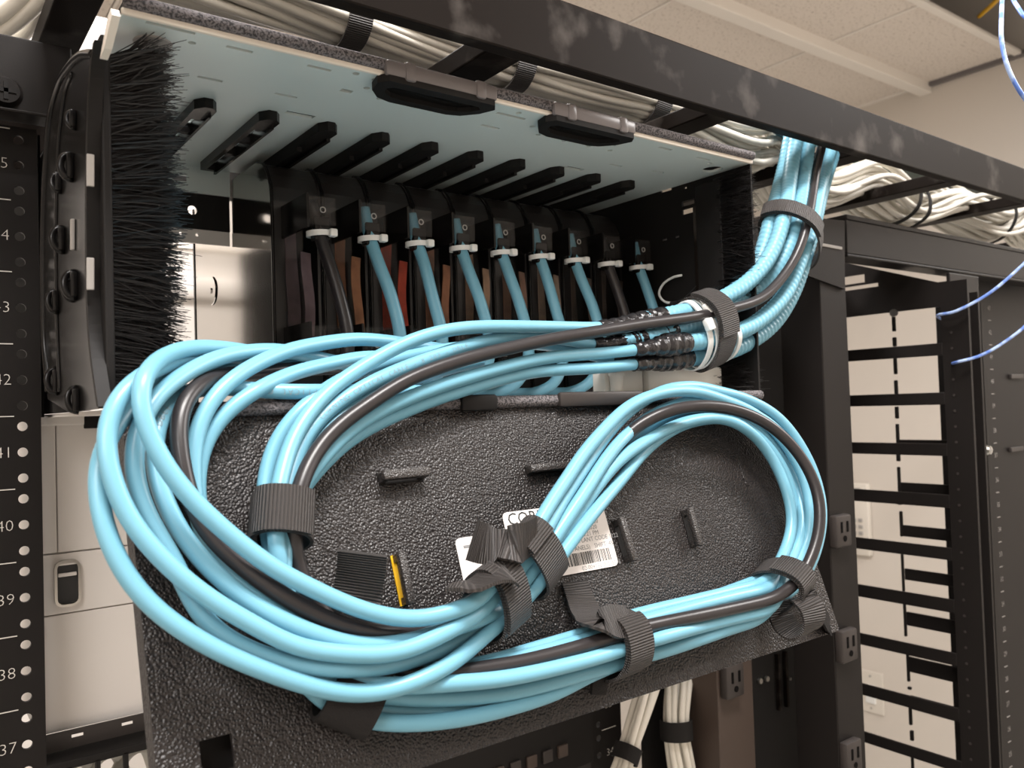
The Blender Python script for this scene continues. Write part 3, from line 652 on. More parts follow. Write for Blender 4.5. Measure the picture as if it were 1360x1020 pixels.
MLAB = ['smoke module at the left end of the row with polished side panel and black pigtail', 'second smoke module from the left with an orange ribbon fan', 'third smoke module from the left with a bright red ribbon fan', 'fourth smoke module from the left with brown ribbon fan',
        'middle smoke module of the nine in the housing', 'sixth smoke module from the left', 'seventh smoke module from the left', 'smoke module second from the right end with a dark pigtail', 'smoke module at the right end beside the housing wall']
PLAB = ['black pigtail hanging in the leftmost module', 'aqua pigtail hanging in the second module from the left', 'aqua pigtail hanging in front of the red ribbon fan', 'aqua pigtail hanging in the fourth module from the left', 'aqua pigtail hanging in the middle module',
        'aqua pigtail hanging in the sixth module from the left', 'aqua pigtail hanging in the seventh module from the left', 'dark pigtail hanging in the module second from the right', 'aqua pigtail hanging in the rightmost module']
for k in range(9):
    x = -.1000+PITCHX*k; m = make_module(x, k); m['label'] = MLAB[k]
    cx = x+.0170; j = .002*math.sin(k*2.3)
    pts = smooth_path([(cx-.003, -.106, .128), (cx, -.108, .110), (cx+.003, -.112, .094), (cx+.0075+j, -.118, .070), (cx+.0105+j, -.123, .045), (cx+.0095+j, -.122, .027), (cx+.004, -.116, .013), (cx-.006, -.106, .0065), (cx-.022, -.095, .0062)], .003)
    o = MB().tube(pts, .0041, 12).build('fiber_pigtail', 'black_jacket' if k in (0, 7) else 'aqua', smooth=True); tag(o, PLAB[k], 'cable')
o = bpy.data.objects['fiber_module']
MB().cyl((-.1004, .052, .092), (-1, 0, 0), .011, .0006, 28, .0105).cyl((-.1010, .052, .092), (-1, 0, 0), .0022, .0008, 12).build('round_emboss', 'mirror', [c for c in o.children if c.name.startswith('side_plate')][0], smooth='auto')

for k, o in enumerate([o for o in COL.objects if o.name.startswith('fiber_module')][:1]): MB().box((-.1006, .0955, .004), (-.0995, .0985, .164)).build('plate_back_edge', 'gloss', o)
# ---------------------------------------------------------------- white splice tray box on the bottom plate
a = aty(862, 520, -.19); b = aty(960, 512, -.19); x0, x1 = a[0], b[0]; zt = aty(900, 487, -.19)[2]
xz = .0
wb = thing('white_plastic_box', 'small white plastic box on the housing floor under the tied trunk cables', 'plastic box', ((x0+x1)/2, -.17, .0012))
MB().box((x0, -.190, .0012), (x1, -.162, zt), .0018).build('lid', 'whitebox', wb, smooth='auto')
xa = aty(803, 517, -.186)[0]
MB().box((xa, -.1865, .0012), (x0-.0015, -.174, zt-.001), .0015).build('body', 'whitebox', wb, smooth='auto')
MB().box((xa-.006, -.195, .0010), (x1-.002, -.186, .0032), .0006).build('base_flange', 'whitebox', wb)
xc = aty(818, 510, -.190)[0]; MB().cyl((xc, -.1905, .003), (0, 0, 1), .0042, zt-.009, 16, .0046).cyl((xc, -.1905, zt-.0065), (0, 0, 1), .0054, .002, 16).build('post', 'whitebox', wb, smooth='auto')

# ================================================================ equipment below and behind
C_ = lambda u, v, y=.03: aty(u, v, y)
x0, x1 = -.2235, .2195; zt, z1, z2, zb = C_(50, 552)[2], C_(52, 738)[2], C_(53, 820)[2], C_(52, 978)[2]
ch = thing('beige_chassis', 'beige metal equipment chassis with a latch in the rack below the housing', 'chassis', (0, .03, zb))
MB().box((x0, .033, zb), (x1, .30, zt-.0005)).build('case', 'beige', ch)
xs1 = C_(75, 640)[0]
MB().box((x0, .030, z1+.0004), (xs1-.0003, .034, zt-.006), .0006).build('front_plate', 'beige', ch); MB().box((xs1+.0003, .030, z1+.0004), (x1, .034, zt-.006), .0006).build('front_plate', 'beige', ch)
MB().box((x0, .026, zt-.007), (-.186, .034, zt-.0004), .001).build('top_lip', 'beige', ch)
a, b = C_(112, 553, .025), C_(200, 566, .025); MB().box((a[0], .0255, b[2]), (b[0], .0285, a[2]), .0006).build('name_strip', 'dull', ch)
MB().box((x0, .029, z2+.0004), (x1, .034, z1-.0004), .0006).build('latch_band', 'beige', ch)
MB().box((x0, .030, zb), (x1, .034, z2-.0004), .0006).build('lower_plate', 'beige', ch)
a, b = C_(72, 746, .026), C_(108, 803, .026)
lt = MB().plate(rrect(a[0], b[2], b[0], a[2], .005), [rrect(a[0]+.0016, b[2]+.0016, b[0]-.0016, a[2]-.0016, .0038)], .004, WF((0, .0255, 0), X, Z, Y)).build('latch_frame', 'steel', ch)
MB().plate(rrect(a[0]+.001, b[2]+.001, b[0]-.001, a[2]-.001, .004), [], .001, WF((0, .0282, 0), X, Z, Y)).build('latch_well', 'ink', lt)
zz = a[2]-.0095; MB().box((a[0]+.0022, .0262, zz-.0012), (b[0]-.0022, .0282, zz+.0012), .0005).box((a[0]+.0022, .0262, zz+.0062), (b[0]-.0022, .0282, zz+.0078), .0004).build('latch_bar', 'beige', lt)
# finger manager under the chassis
fm = thing('finger_manager', 'black horizontal cable manager with a grey slotted lip at the lower left', 'cable manager', (-.15, .02, -.25))
q0 = C_(52, 980, .022)[2]
MB().plate(rect(x0, q0-.0105, -.10, q0+.001), [rect(x0+.018+.03*i, q0-.0045, x0+.025+.03*i, q0-.0022) for i in range(4)], .0015, WF((0, .020, 0), X, Z, Y)).build('lip', 'outlet', fm)
MB().box((x0, .0, q0-.0165), (-.10, .026, q0-.0110), .0008).build('top_bar', 'dull', fm)
for i in range(8):
    x = x0+.012+.0165*i
    MB().box((x, .0, q0-.062), (x+.0028, .004, q0-.015)).build('finger', 'dull', fm)
MB().box((x0, .0, q0-.040), (-.10, .005, q0-.0365)).build('lower_bar', 'dull', fm)
for i, (u, v) in enumerate(((92, 1003), (132, 992), (172, 985))):
    p = C_(u, v, .05); pts = smooth_path([p+np.array([-.02, .01, -.05]), p+np.array([-.005, 0, -.012]), p+np.array([.008, -.005, -.004]), p+np.array([.02, .02, -.03])], .004)
    tag(MB().tube(pts, .0042, 10).build('network_cable', 'white_cable', smooth=True), ['white cable loop behind the leftmost black fingers', 'white cable loop behind the middle black fingers', 'white cable loop behind the right black fingers, bottom left'][i], 'cable')
# pale cabinet further back, seen through the two empty module positions
bc = thing('pale_cabinet', 'pale equipment cabinet seen through the housing behind the left brush', 'cabinet', (-.05, .75, -.5))
MB().box((-.75, .75, -1.9), (.30, 1.2, .60), .004).build('case', 'beige', bc)
za, zb_ = aty(230, 368, .745)[2], aty(230, 396, .745)[2]
MB().box((-.75, .728, zb_), (.30, .75, za), .006).build('raceway', 'beige', bc, smooth='auto')
z = aty(230, 327, .745)[2]; MB().box((-.75, .744, z-.002), (.30, .75, z+.002)).build('seam_strip', 'cream', bc)

# ---------------------------------------------------------------- below the panel
pp = thing('patch_panel', 'black patch panel with small grey ports below the folded panel', 'patch panel', (.05, -.004, -.335))
MB().box((-.2225, -.004, -.335), (.2222, 0.0, -.238), .0006).build('face', 'dull', pp)
for i in range(22):
    x = -.195+.0178*i
    MB().box((x, -.0065, -.320), (x+.011, -.0035, -.309), .0008).build('jack', 'pcb' if i % 2 else 'outlet', pp)
pb = thing('rack_side_panel', 'dull black steel side panel with small screws right of the rack', 'panel', (.36, -.03, -.6))
MB().box((.264, -.028, -.75), (.62, -.024, .145)).build('sheet', 'dull', pb)  # big dark side panel closing the gap right of the rack
for u0, v0, u1, v1 in ((1030, 884, 1034, 905), (1040, 882, 1046, 900)):
    p = aty(u0, v0, -.0285); q = aty(u1, v1, -.0285); MB().box((p[0], -.0325, q[2]-.03), (p[0]+.004, -.0275, q[2]+.03), .0006).build('rib', 'scuff', pb)
for u, v in ((1008, 904), (1017, 901), (1033, 907), (1047, 901), (1078, 900), (1076, 408), (990, 923)):
    p = aty(u, v, -.0285); MB().cyl(p, (0, -1, 0), .0028 if u < 1020 or v < 500 else .0016, .003, 12).build('screw', 'steel', pb, smooth='auto')
for u in (1062, 1072, 1082, 1094):
    p = aty(u, 700, -.0285); MB().box((p[0], -.034, -.75), (p[0]+.003, -.0275, .10)).build('rib', 'dull', pb)
# power strips
def strip_(name, label, x0, x1, y, z0, z1, outs, m):
    r = thing(name, label, 'power strip', ((x0+x1)/2, y, z0))
    MB().box((x0, y, z0), (x1, y+.045, z1), .0012).build('body', m, r)
    for (u, v) in outs:
        c = aty(u, v, y-.006); w, h = .0125, .0150
        o = MB().box((c[0]-w, y-.009, c[2]-h), (c[0]+w, y, c[2]+h), .0022).build('outlet', 'outlet', r, smooth='auto')
        q = MB()
        for dx in (-.0048, .0048): q.box((c[0]+dx-.0013, y-.0096, c[2]-.001), (c[0]+dx+.0013, y-.0088, c[2]+.009))
        q.cyl((c[0], -.0096+y, c[2]-.0068), (0, 1, 0), .0028, .0008, 12); q.build('outlet_slots', 'matte', o)
    return r
PY = -.140
xa, xb = aty(1102, 700, PY)[0], aty(1137, 700, PY)[0]
strip_('power_strip', 'tall dark power strip post with outlets right of the housing', xa, xb, PY, -.75, .118, [(1118, 705), (1126, 857), (1132, 1005), (1140, 1150)], 'black')
xa, xb = aty(955, 960, -.085)[0], aty(1002, 960, -.085)[0]
strip_('power_strip', 'brownish power strip with one outlet below the folded panel', xa, xb, -.085, -.75, -.20, [(974, 904)], 'pcb')
# two bundles of white cables dropping beside the rack
def drop(pts_px, y, n, spreadr, label, r=.0030):
    out = []
    for k in range(n):
        a = k*2.39996; rr = spreadr*math.sqrt((k+.4)/n); P = []
        for i, (u, v, dy) in enumerate(pts_px):
            p = aty(u, v, y+dy); sc = 1 if i != 2 else .78
            P.append(p+np.array([rr*math.cos(a+.25*i)*sc+random.gauss(0, .0007), rr*math.sin(a+.25*i)*sc, 0]))
        P = smooth_path(P, .008); out.append(P)
        tag(MB().tube(P, r, 8).build('network_cable', 'white_cable', smooth=True), label, 'cable', label+'s')
    return out
D1 = drop([(905, 840, .05), (900, 905, .012), (897, 968, 0), (906, 1040, 0), (912, 1110, .01), (915, 1500, .01), (915, 2400, .01)], -.055, 11, .0125, 'white network cable in the upright bundle below the folded panel')
D2 = drop([(880, 850, .05), (862, 915, .012), (833, 1003, 0), (815, 1060, 0), (800, 1120, .01), (800, 1500, .02), (800, 2400, .02)], -.064, 7, .0100, 'white network cable in the leaning bundle below the folded panel')
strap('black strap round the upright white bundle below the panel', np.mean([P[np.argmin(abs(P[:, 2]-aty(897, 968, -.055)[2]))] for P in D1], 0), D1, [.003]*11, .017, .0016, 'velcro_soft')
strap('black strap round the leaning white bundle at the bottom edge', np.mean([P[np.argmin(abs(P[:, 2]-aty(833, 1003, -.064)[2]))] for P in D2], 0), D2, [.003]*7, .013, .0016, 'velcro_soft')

# ---------------------------------------------------------------- neighbouring rack frame on the right
nf = thing('rack_header_beam', 'dark steel header beam with corner gusset under the runway at right', 'beam', (.62, -.14, .13))
p0 = aty(1122, 314, -.14); p1 = aty(1362, 355, -.14)
MB().bar(p0-[0.0, 0, 0], p1+(p1-p0)*.5, .004, .034, (0, 0, 1), .001).build('web', 'black', nf)
MB().bar(p0+[0, .012, .019], p1+(p1-p0)*.5+[0, .012, .019], .030, .005, (0, 0, 1), .001).build('top_flange', 'black', nf)
MB().bar(p0+[0, .010, -.0185], p1+(p1-p0)*.5+[0, .010, -.0185], .024, .003, (0, 0, 1), .001).build('bottom_flange', 'black', nf)
gp = [aty(u, v, -.143) for u, v in ((985, 300), (985, 346), (1060, 352), (1068, 364), (1122, 384), (1122, 293), (1070, 288))]
MB().prism([(q[0], q[2]) for q in gp], .003, WF((0, -.143, 0), X, Z, Y)).build('gusset', 'black', nf)
a, b = aty(1091, 325, -.1435), aty(1118, 330, -.1435); MB().bar(a, b, .0015, .003, (0, 0, 1), .0005).build('edge_weld', 'keys', nf)
# finger frame seen edge-on across the gap: uprights along z, bars along y
fx = .60; Fp = lambda u, v, x=fx: atx(u, v, x)
ff = thing('finger_manager', 'black slotted finger frame with horizontal bars against the pale wall at right', 'cable manager', (fx, -.10, -.75))
yn, yf_ = Fp(1258, 600)[1], Fp(1128, 600)[1]
ztn = Fp(1258, 374)[2]; ztf = Fp(1128, 346)[2]
MB().box((fx, yn-.028, -.75), (fx+.004, yn, ztn)).build('upright', 'black', ff)
MB().box((fx, yf_, -.75), (fx+.004, yf_+.035, ztf)).build('upright', 'black', ff)
zt_, zl_ = Fp(1190, 350)[2], Fp(1190, 414)[2]
n0 = Fp(1125, 380); n1 = Fp(1166, 372)
MB().plate([(yn, zl_), (yf_, zl_), (yf_, ztf), (yn, ztn)], [rect(Fp(1166, 372)[1], Fp(1140, 384)[2], yf_-.001, Fp(1140, 379)[2]), rect(Fp(1148, 366)[1], Fp(1140, 376)[2], yf_-.001, Fp(1140, 365)[2])], .003, WF((fx, 0, 0), Y, Z, X)).build('top_plate', 'black', ff)
for l0, l1, r0, r1 in ((463, 478, 454, 476), (525, 540, 520, 538), (588, 603, 589, 605), (650, 666, 657, 673), (714, 729, 726, 743), (776, 792, 794, 812), (840, 855, 863, 882), (904, 919, 934, 959), (968, 982, 1002, 1024), (1032, 1046, 1072, 1094)):
    zc = (Fp(1132, (l0+l1)/2)[2]+Fp(1258, (r0+r1)/2)[2])/2; hh = (Fp(1132, l0)[2]-Fp(1132, l1)[2])/2
    MB().box((fx, yn, zc-hh), (fx+.003, yf_, zc+hh), .0006).build('finger_bar', 'black', ff)
fx2 = .64; F2 = lambda u, v: atx(u, v, fx2)
fb = thing('finger_manager', 'second black finger frame just behind the first, with short stub fingers', 'cable manager', (fx2, -.10, -.75))
yn2, ym2 = F2(1270, 600)[1], F2(1194, 600)[1]
MB().box((fx2, yn2-.03, -.75), (fx2+.004, yn2, ztn-.01)).build('upright', 'black', fb)
for l0, l1 in ((584, 590), (641, 655), (698, 713), (756, 771), (814, 832), (874, 894), (926, 944)):
    u = 1200+(l0-584)*.05; zc = F2(u, (l0+l1)/2)[2]; hh = (F2(u, l0)[2]-F2(u, l1)[2])/2
    MB().box((fx2, yn2, zc-hh), (fx2+.003, ym2, zc+hh), .0006).build('finger_bar', 'black', fb)
for v0, v1, u in ((420, 440, 1186), (448, 460, 1187), (473, 497, 1188), (505, 524, 1189), (540, 556, 1190), (563, 590, 1191), (602, 613, 1192), (620, 655, 1193), (668, 671, 1194), (679, 713, 1196), (735, 786, 1198), (800, 846, 1201), (866, 906, 1205), (912, 917, 1207), (932, 964, 1208), (970, 985, 1210), (998, 1040, 1211)):
    a = F2(u-2.5, v0); b = F2(u+2.5, v1)
    MB().box((fx2, min(a[1], b[1]), b[2]), (fx2+.004, max(a[1], b[1]), a[2]), .001).build('stub_finger', 'black', fb)
p = Fp(1188, 417, fx-.002); MB().cyl(p+np.array([0, 0, .001]), (-1, 0, 0), .0042, .003, 14).build('screw', 'steel', ff, smooth='auto')
# right hand post and its numbered rail
py = -.155
px0, px1 = aty(1272, 600, py)[0], aty(1312, 600, py)[0]
po = thing('rack_post', 'dark plain rack post with one bright screw at the right', 'rack post', ((px0+px1)/2, py, -.75))
zpo = aty(1290, 366, py)[2]
MB().box((px0, py, -.75), (px1, py+.004, zpo), .001).build('face', 'black', po)
MB().box((px1-.004, py, -.75), (px1, py+.05, zpo), .001).build('flange', 'black', po)
p = aty(1317, 597, py-.0005); p[0] = min(p[0], px1-.004); MB().cyl(p, (0, -1, 0), .0060, .0045, 20, .0045).build('screw', 'steel', po, smooth='auto')
MB().box(p+np.array([-.004, -.0052, -.0007]), p+np.array([.004, -.0044, .0007])).box(p+np.array([-.0007, -.0052, -.004]), p+np.array([.0007, -.0044, .004])).build('screw_cross', 'keys', po)
ry = -.10
rx0, rx1 = aty(1296, 600, ry)[0], aty(1420, 600, ry)[0]
rr_ = thing('rack_rail', 'black rail with small printed unit marks at the far right edge', 'rack rail', ((rx0+rx1)/2, ry, -.75))
MB().box((rx0, ry, -.75), (rx1, ry+.003, .165)).build('face', 'rail', rr_)
mb = MB(); xm = aty(1322, 600, ry)[0]
for i in range(28):
    z = .105-.0185*2*i*.86
    mb.text(str(43-i), .0085, (np.array([xm, ry-.0006, z]), X, Z), 'CENTER', -.0001)
    mb.box((xm-.004, ry-.0006, z-.0163), (xm+.004, ry-.0002, z-.0155))
mb.build('printed_unit_numbers', 'keys', rr_)
for u, v in ((1345, 500), (1345, 597)):
    p = aty(u, v, ry-.002); MB().box((p[0]-.008, ry-.004, p[2]-.003), (p[0]+.03, ry, p[2]+.003), .0008).build('slot_bracket', 'outlet', rr_)
# small holes down the frame upright
mb = MB()
for i in range(40):
    z = .06-.0165*i; mb.cyl((fx-.0003, yn-.010, z), (-1, 0, 0), .0014, .0004, 8)
mb.build('upright_holes', 'outlet', ff)
# loose blue and white wires at the right edge
for pts, lab in ((((1266, 440, .95), (1256, 427, .93), (1245, 419, .885), (1270, 413, .860), (1310, 392, .845), (1345, 364, .835), (1378, 330, .83), (1420, 270, .83), (1450, 215, .84)), 'blue and white wire sagging to the right edge below the header beam'),
                 (((1258, 486, .96), (1267, 482, .870), (1300, 473, .850), (1330, 457, .840), (1365, 430, .83), (1400, 390, .83), (1450, 310, .83), (1480, 230, .84)), 'lower blue and white wire sagging to the right edge'),
                 (((1338, -200, .95), (1334, -60, .70), (1330, 20, .62), (1331, 60, .61), (1342, 98, .61), (1365, 136, .62), (1400, 172, .66), (1450, 190, .76)), 'blue and white wire looping down the upper right corner'),
                 (((1330, -300, 1.3), (1334, -110, .80), (1342, -20, .64), (1352, 10, .61), (1370, 26, .60), (1410, 20, .62), (1460, -60, .75)), 'short blue and white wire crossing the upper right corner')):
    P = smooth_path([CAM+ray(u, v)*dd for u, v, dd in pts], .004)
    tag(MB().tube(P, .0016, 8).build('twisted_wire', 'bluewire', smooth=True), lab, 'wire')
p = [atz(*q, CZ+dz) for q, dz in (((1335, -12), -.02), ((1318, 6), .0), ((1300, 22), .03))]
tag(MB().tube(smooth_path(p, .01), .006, 8).build('yellow_cable', 'yellow', smooth=True), 'yellow cable at the opening in the ceiling, top right', 'cable')
# dark teal tray above the runway
a = atz(1165, 222, .30); b = atz(1250, 258, .30)
tt = MB().box((a[0]-.02, a[1]-.02, .30), (b[0]+.10, a[1]+.045, .312), .002).build('overhead_tray', 'teal'); tag(tt, 'dark teal metal tray showing above the runway right of the aqua drop', 'tray')

# ================================================================ the fibre cables: each one a single run traced from the drop to its module
RJ, RA_ = .0037, .0060
def lift(seq, o0, o1=None):               # pixels -> (u, v, offset), offsets given at the ends unless written in the waypoint
    n = len(seq); o1 = o0 if o1 is None else o1
    return [(*q[:2], q[2] if len(q) > 2 else o0+(o1-o0)*i/max(1, n-1)) for i, q in enumerate(seq)]
TR = {   # armoured drop, from the runway bar down to the tape
 'A1': lift([(1060, 165), (1056, 192), (1051, 222), (1046, 260), (1040, 292), (1030, 325), (1015, 352), (985, 382), (942, 405), (920, 412), (898, 417), (857, 425)], .012, .010),
 'A2': lift([(1077, 168), (1073, 195), (1068, 230), (1063, 272), (1057, 305), (1047, 332), (1030, 360), (1000, 387), (965, 406), (935, 425), (905, 437), (872, 446)], .016, .002),
 'A3': lift([(1052, 168), (1048, 190), (1041, 225), (1032, 262), (1024, 290), (1016, 322), (1008, 345), (990, 372), (960, 400), (920, 428), (880, 444), (831, 455)], .000, .004),
 'A4': lift([(1110, 172), (1102, 200), (1093, 232), (1086, 260), (1079, 295), (1070, 325), (1058, 357), (1047, 385), (1030, 407), (1000, 432), (960, 448), (926, 454), (897, 456)], .004, .020),
 'A5': lift([(1118, 175), (1108, 202), (1098, 232), (1090, 260), (1082, 295), (1074, 325), (1064, 360), (1052, 392), (1027, 431), (989, 458), (955, 470), (925, 474), (897, 477)], -.006, .008),
 'A6': lift([(1068, 168), (1063, 195), (1058, 230), (1053, 265), (1047, 300), (1037, 330), (1020, 358), (990, 390), (955, 415), (925, 440), (895, 462), (860, 474)], -.008, -.008),
 'AB': lift([(1096, 170), (1090, 200), (1083, 230), (1078, 265), (1072, 295), (1065, 322), (1052, 350), (1030, 380), (1005, 400), (955, 414), (922, 421), (870, 428), (836, 433)], .018, .024)}
IN = {   # along the top and round into the inner strap
 'I1': lift([(801, 435), (760, 435), (700, 434), (635, 434), (585, 440), (535, 457), (485, 485), (435, 520), (405, 555), (384, 592), (374, 632), (366, 665), (364, 700), (370, 740)], .014, .016),
 'I2': lift([(792, 458), (745, 450), (697, 445), (635, 455), (572, 475), (510, 500), (460, 527), (430, 550), (410, 572), (393, 607), (385, 637), (377, 665), (374, 700), (379, 740)], .008, .016),
 'I3': lift([(819, 476), (750, 462), (685, 453), (610, 469), (535, 502), (472, 537), (437, 570), (407, 602), (392, 635), (383, 668), (380, 700), (384, 740)], .002, .008),
 'I4': lift([(850, 464), (790, 470), (745, 473), (700, 480), (635, 497), (572, 517), (522, 537), (472, 565), (442, 592), (420, 617), (402, 642), (389, 668), (386, 700), (388, 740)], .018, .010),
 'I5': lift([(850, 483), (790, 489), (745, 491), (700, 495), (635, 512), (572, 532), (535, 547), (487, 569), (449, 595), (417, 629), (398, 650), (387, 672), (383, 705), (384, 745)], .014, .006),
 'I0': lift([(819, 470), (760, 462), (700, 456), (640, 458), (560, 470), (490, 488), (440, 512), (417, 529), (390, 553), (367, 583), (356, 615), (350, 648), (350, 672), (354, 700), (364, 745)], -.004, .008),
 'IB': lift([(790, 441), (745, 448), (700, 457), (635, 472), (585, 487), (535, 507), (485, 540), (447, 567), (417, 602), (400, 637), (393, 665), (388, 700), (389, 732), (397, 765)], .026, .016)}
LO = {   # hidden under the big loops, then along the bottom run to the right
 'tA': lift([(410, 815), (470, 868), (540, 890), (600, 888), (650, 880), (700, 865), (740, 853), (790, 838), (827, 822), (867, 811), (930, 796), (990, 781), (1015, 775)], .006, .010),
 'tB': lift([(400, 830), (460, 885), (540, 900), (600, 893), (640, 886), (690, 874), (740, 861), (790, 846), (840, 829), (890, 815), (942, 801), (1000, 787), (1024, 781)], .008, .012),
 'tC': lift([(395, 820), (440, 885), (500, 908), (545, 912), (585, 908), (640, 905), (700, 896), (780, 877), (810, 868), (847, 856), (892, 843), (955, 826), (1005, 814), (1028, 806)], .014, .016),
 'tD': lift([(385, 830), (430, 895), (495, 922), (560, 928), (640, 925), (700, 915), (780, 893), (802, 888), (845, 874), (880, 865), (917, 853), (980, 831), (1015, 817)], .012, .012),
 'tE': lift([(375, 830), (420, 905), (480, 940), (530, 947), (600, 945), (680, 928), (740, 906), (800, 886), (845, 868), (900, 850), (955, 833), (1008, 812), (1024, 796)], .006, .006),
 'tF': lift([(370, 840), (415, 920), (470, 953), (510, 960), (570, 960), (650, 947), (740, 920), (780, 898), (830, 878), (880, 858), (940, 838), (1000, 818), (1028, 800)], .012, .005),
 'tB_': lift([(412, 790), (440, 830), (490, 876), (545, 897), (590, 897), (615, 892), (682, 882), (740, 868), (795, 852), (842, 836), (892, 825), (955, 812), (1005, 801), (1030, 794)], .008, .018)}
RL = {   # round the right hand loop and back over the top
 'rA': lift([(1037, 745), (1052, 702), (1050, 670), (1037, 630), (1017, 595), (990, 568), (955, 555), (912, 560), (878, 574), (848, 592), (822, 611), (795, 642)], .010, .018),
 'rF': lift([(1042, 747), (1058, 704), (1057, 672), (1045, 632), (1025, 598), (998, 571), (962, 556), (915, 561), (880, 579), (852, 603), (826, 636), (802, 664)], .006, .014),
 'rB': lift([(1049, 748), (1064, 712), (1066, 680), (1054, 638), (1033, 597), (1003, 565), (968, 547), (930, 541), (890, 548), (852, 570), (820, 602), (796, 634)], .012, .006),
 'rC': lift([(1058, 750), (1073, 716), (1077, 680), (1070, 640), (1050, 600), (1025, 568), (1000, 547), (960, 531), (925, 520), (882, 521), (837, 538), (800, 573), (772, 606), (752, 638)], .014, .024),
 'rE': lift([(1064, 752), (1082, 715), (1084, 675), (1076, 638), (1057, 600), (1026, 565), (988, 543), (937, 530), (890, 540), (850, 562), (820, 590), (797, 621)], .004, .018),
 'rD': lift([(1062, 775), (1083, 735), (1092, 690), (1089, 655), (1076, 615), (1051, 573), (1025, 547), (987, 528), (950, 519), (925, 513), (885, 517), (846, 538), (815, 566), (788, 602)], .008, .018),
 'rB_': lift([(1058, 775, .026), (1077, 742, .032), (1089, 700, .036), (1086, 652, .038), (1063, 605, .038), (1026, 567, .038), (987, 547, .036), (950, 539, .034), (912, 540, .032), (875, 550, .028), (837, 572, .016), (812, 604, .008), (790, 640, .006)], 0)}
DG = {   # diagonal through the two front straps
 'd1': lift([(735, 661), (714, 698), (698, 726), (678, 748), (655, 772)], .022, .024),
 'd2': lift([(767, 634), (742, 672), (724, 706), (706, 736), (684, 762), (662, 786)], .020, .022),
 'd3': lift([(776, 655), (753, 688), (734, 718), (713, 750), (692, 777), (670, 801)], .018, .020),
 'd4': lift([(774, 672), (752, 704), (732, 734), (710, 764), (686, 792)], .012, .012),
 'd5': lift([(784, 686), (764, 712), (744, 739), (722, 768), (700, 793), (676, 818)], .014, .018),
 'd6': lift([(776, 664), (755, 694), (735, 724), (712, 756), (690, 784)], .005, .006),
 'd7': lift([(766, 672), (744, 703), (724, 734), (700, 764), (672, 790)], .006, .010)}
LL = {   # the big loops on the left and back up into the housing
 'L1': lift([(640, 797), (622, 804), (577, 820), (527, 822), (465, 805), (402, 775), (362, 755), (307, 712), (260, 670), (219, 620), (197, 577), (185, 540), (185, 515, .046), (203, 484, .030), (230, 467, .016), (262, 461, .006), (300, 463, -.002), (340, 469, -.012), (390, 480, -.020), (450, 484, -.030), (520, 478, -.045)], .030, .048),
 'L2': lift([(634, 818), (615, 828), (565, 854), (515, 870), (440, 867), (390, 860), (350, 837), (287, 802), (240, 767), (200, 727), (167, 685), (147, 632), (139, 600), (140, 567), (152, 532), (176, 507, .034), (212, 488, .018), (250, 477, .004), (290, 472, -.006), (335, 474, -.014), (390, 484, -.026), (460, 482, -.036), (530, 470, -.05)], .028, .040),
 'L3': lift([(640, 834), (592, 860), (540, 880), (490, 888), (427, 888), (377, 880), (325, 862), (288, 842), (262, 815), (246, 778), (232, 745), (207, 707), (187, 670), (177, 627), (176, 590), (187, 557, .030), (212, 522, .024), (240, 500, .018), (275, 480, .012), (312, 469, .006), (362, 465, -.001), (400, 470, -.010), (440, 480, -.020), (500, 488, -.035)], .020, .030),
 'L5': lift([(648, 840), (603, 880), (552, 906), (502, 921), (447, 920), (390, 905), (300, 870), (250, 842), (205, 810), (170, 770), (147, 727), (133, 682), (129, 645), (128, 615), (140, 585), (157, 560), (179, 534, .024), (206, 510, .012), (235, 497, .002), (275, 487, -.008), (330, 481, -.018), (400, 488, -.030), (470, 478, -.045)], .022, .036),
 'L4': lift([(640, 822), (590, 838), (540, 853), (490, 860), (440, 850), (375, 825), (317, 790), (275, 752), (240, 710), (220, 670), (207, 635), (203, 600), (207, 572), (215, 549, .014), (235, 526, .010), (262, 514, .006), (300, 514, .004), (360, 520, .0), (422, 520, -.006), (500, 520, -.012), (590, 521, -.018)], .026, .018),
 'L6': lift([(640, 815), (580, 842), (500, 852), (425, 838), (375, 818), (325, 782), (290, 742), (264, 700), (257, 655), (255, 612), (258, 580), (271, 545, .016), (300, 510, .012), (337, 485, .006), (387, 464, -.002), (440, 454, -.010), (475, 450, -.016), (522, 454, -.024), (575, 462, -.034), (630, 470, -.05)], .014, .014),
 'L7': lift([(640, 820), (585, 848), (500, 860), (420, 842), (368, 815), (316, 775), (283, 732), (265, 690), (260, 650), (261, 628), (265, 605), (276, 575), (300, 547, .010), (337, 520, .008), (387, 496, .002), (440, 483, -.006), (490, 474, -.014), (545, 478, -.022), (610, 486, -.034)], .008, .010),
 'LB': lift([(640, 812), (605, 828), (565, 838), (515, 842), (452, 831), (390, 800), (340, 767), (290, 724), (262, 690), (248, 650), (241, 615), (236, 583), (236, 556), (247, 528, .020), (270, 507, .012), (292, 499, .002), (330, 495, -.010), (400, 490, -.022), (470, 488, -.032)], .022, .026)}
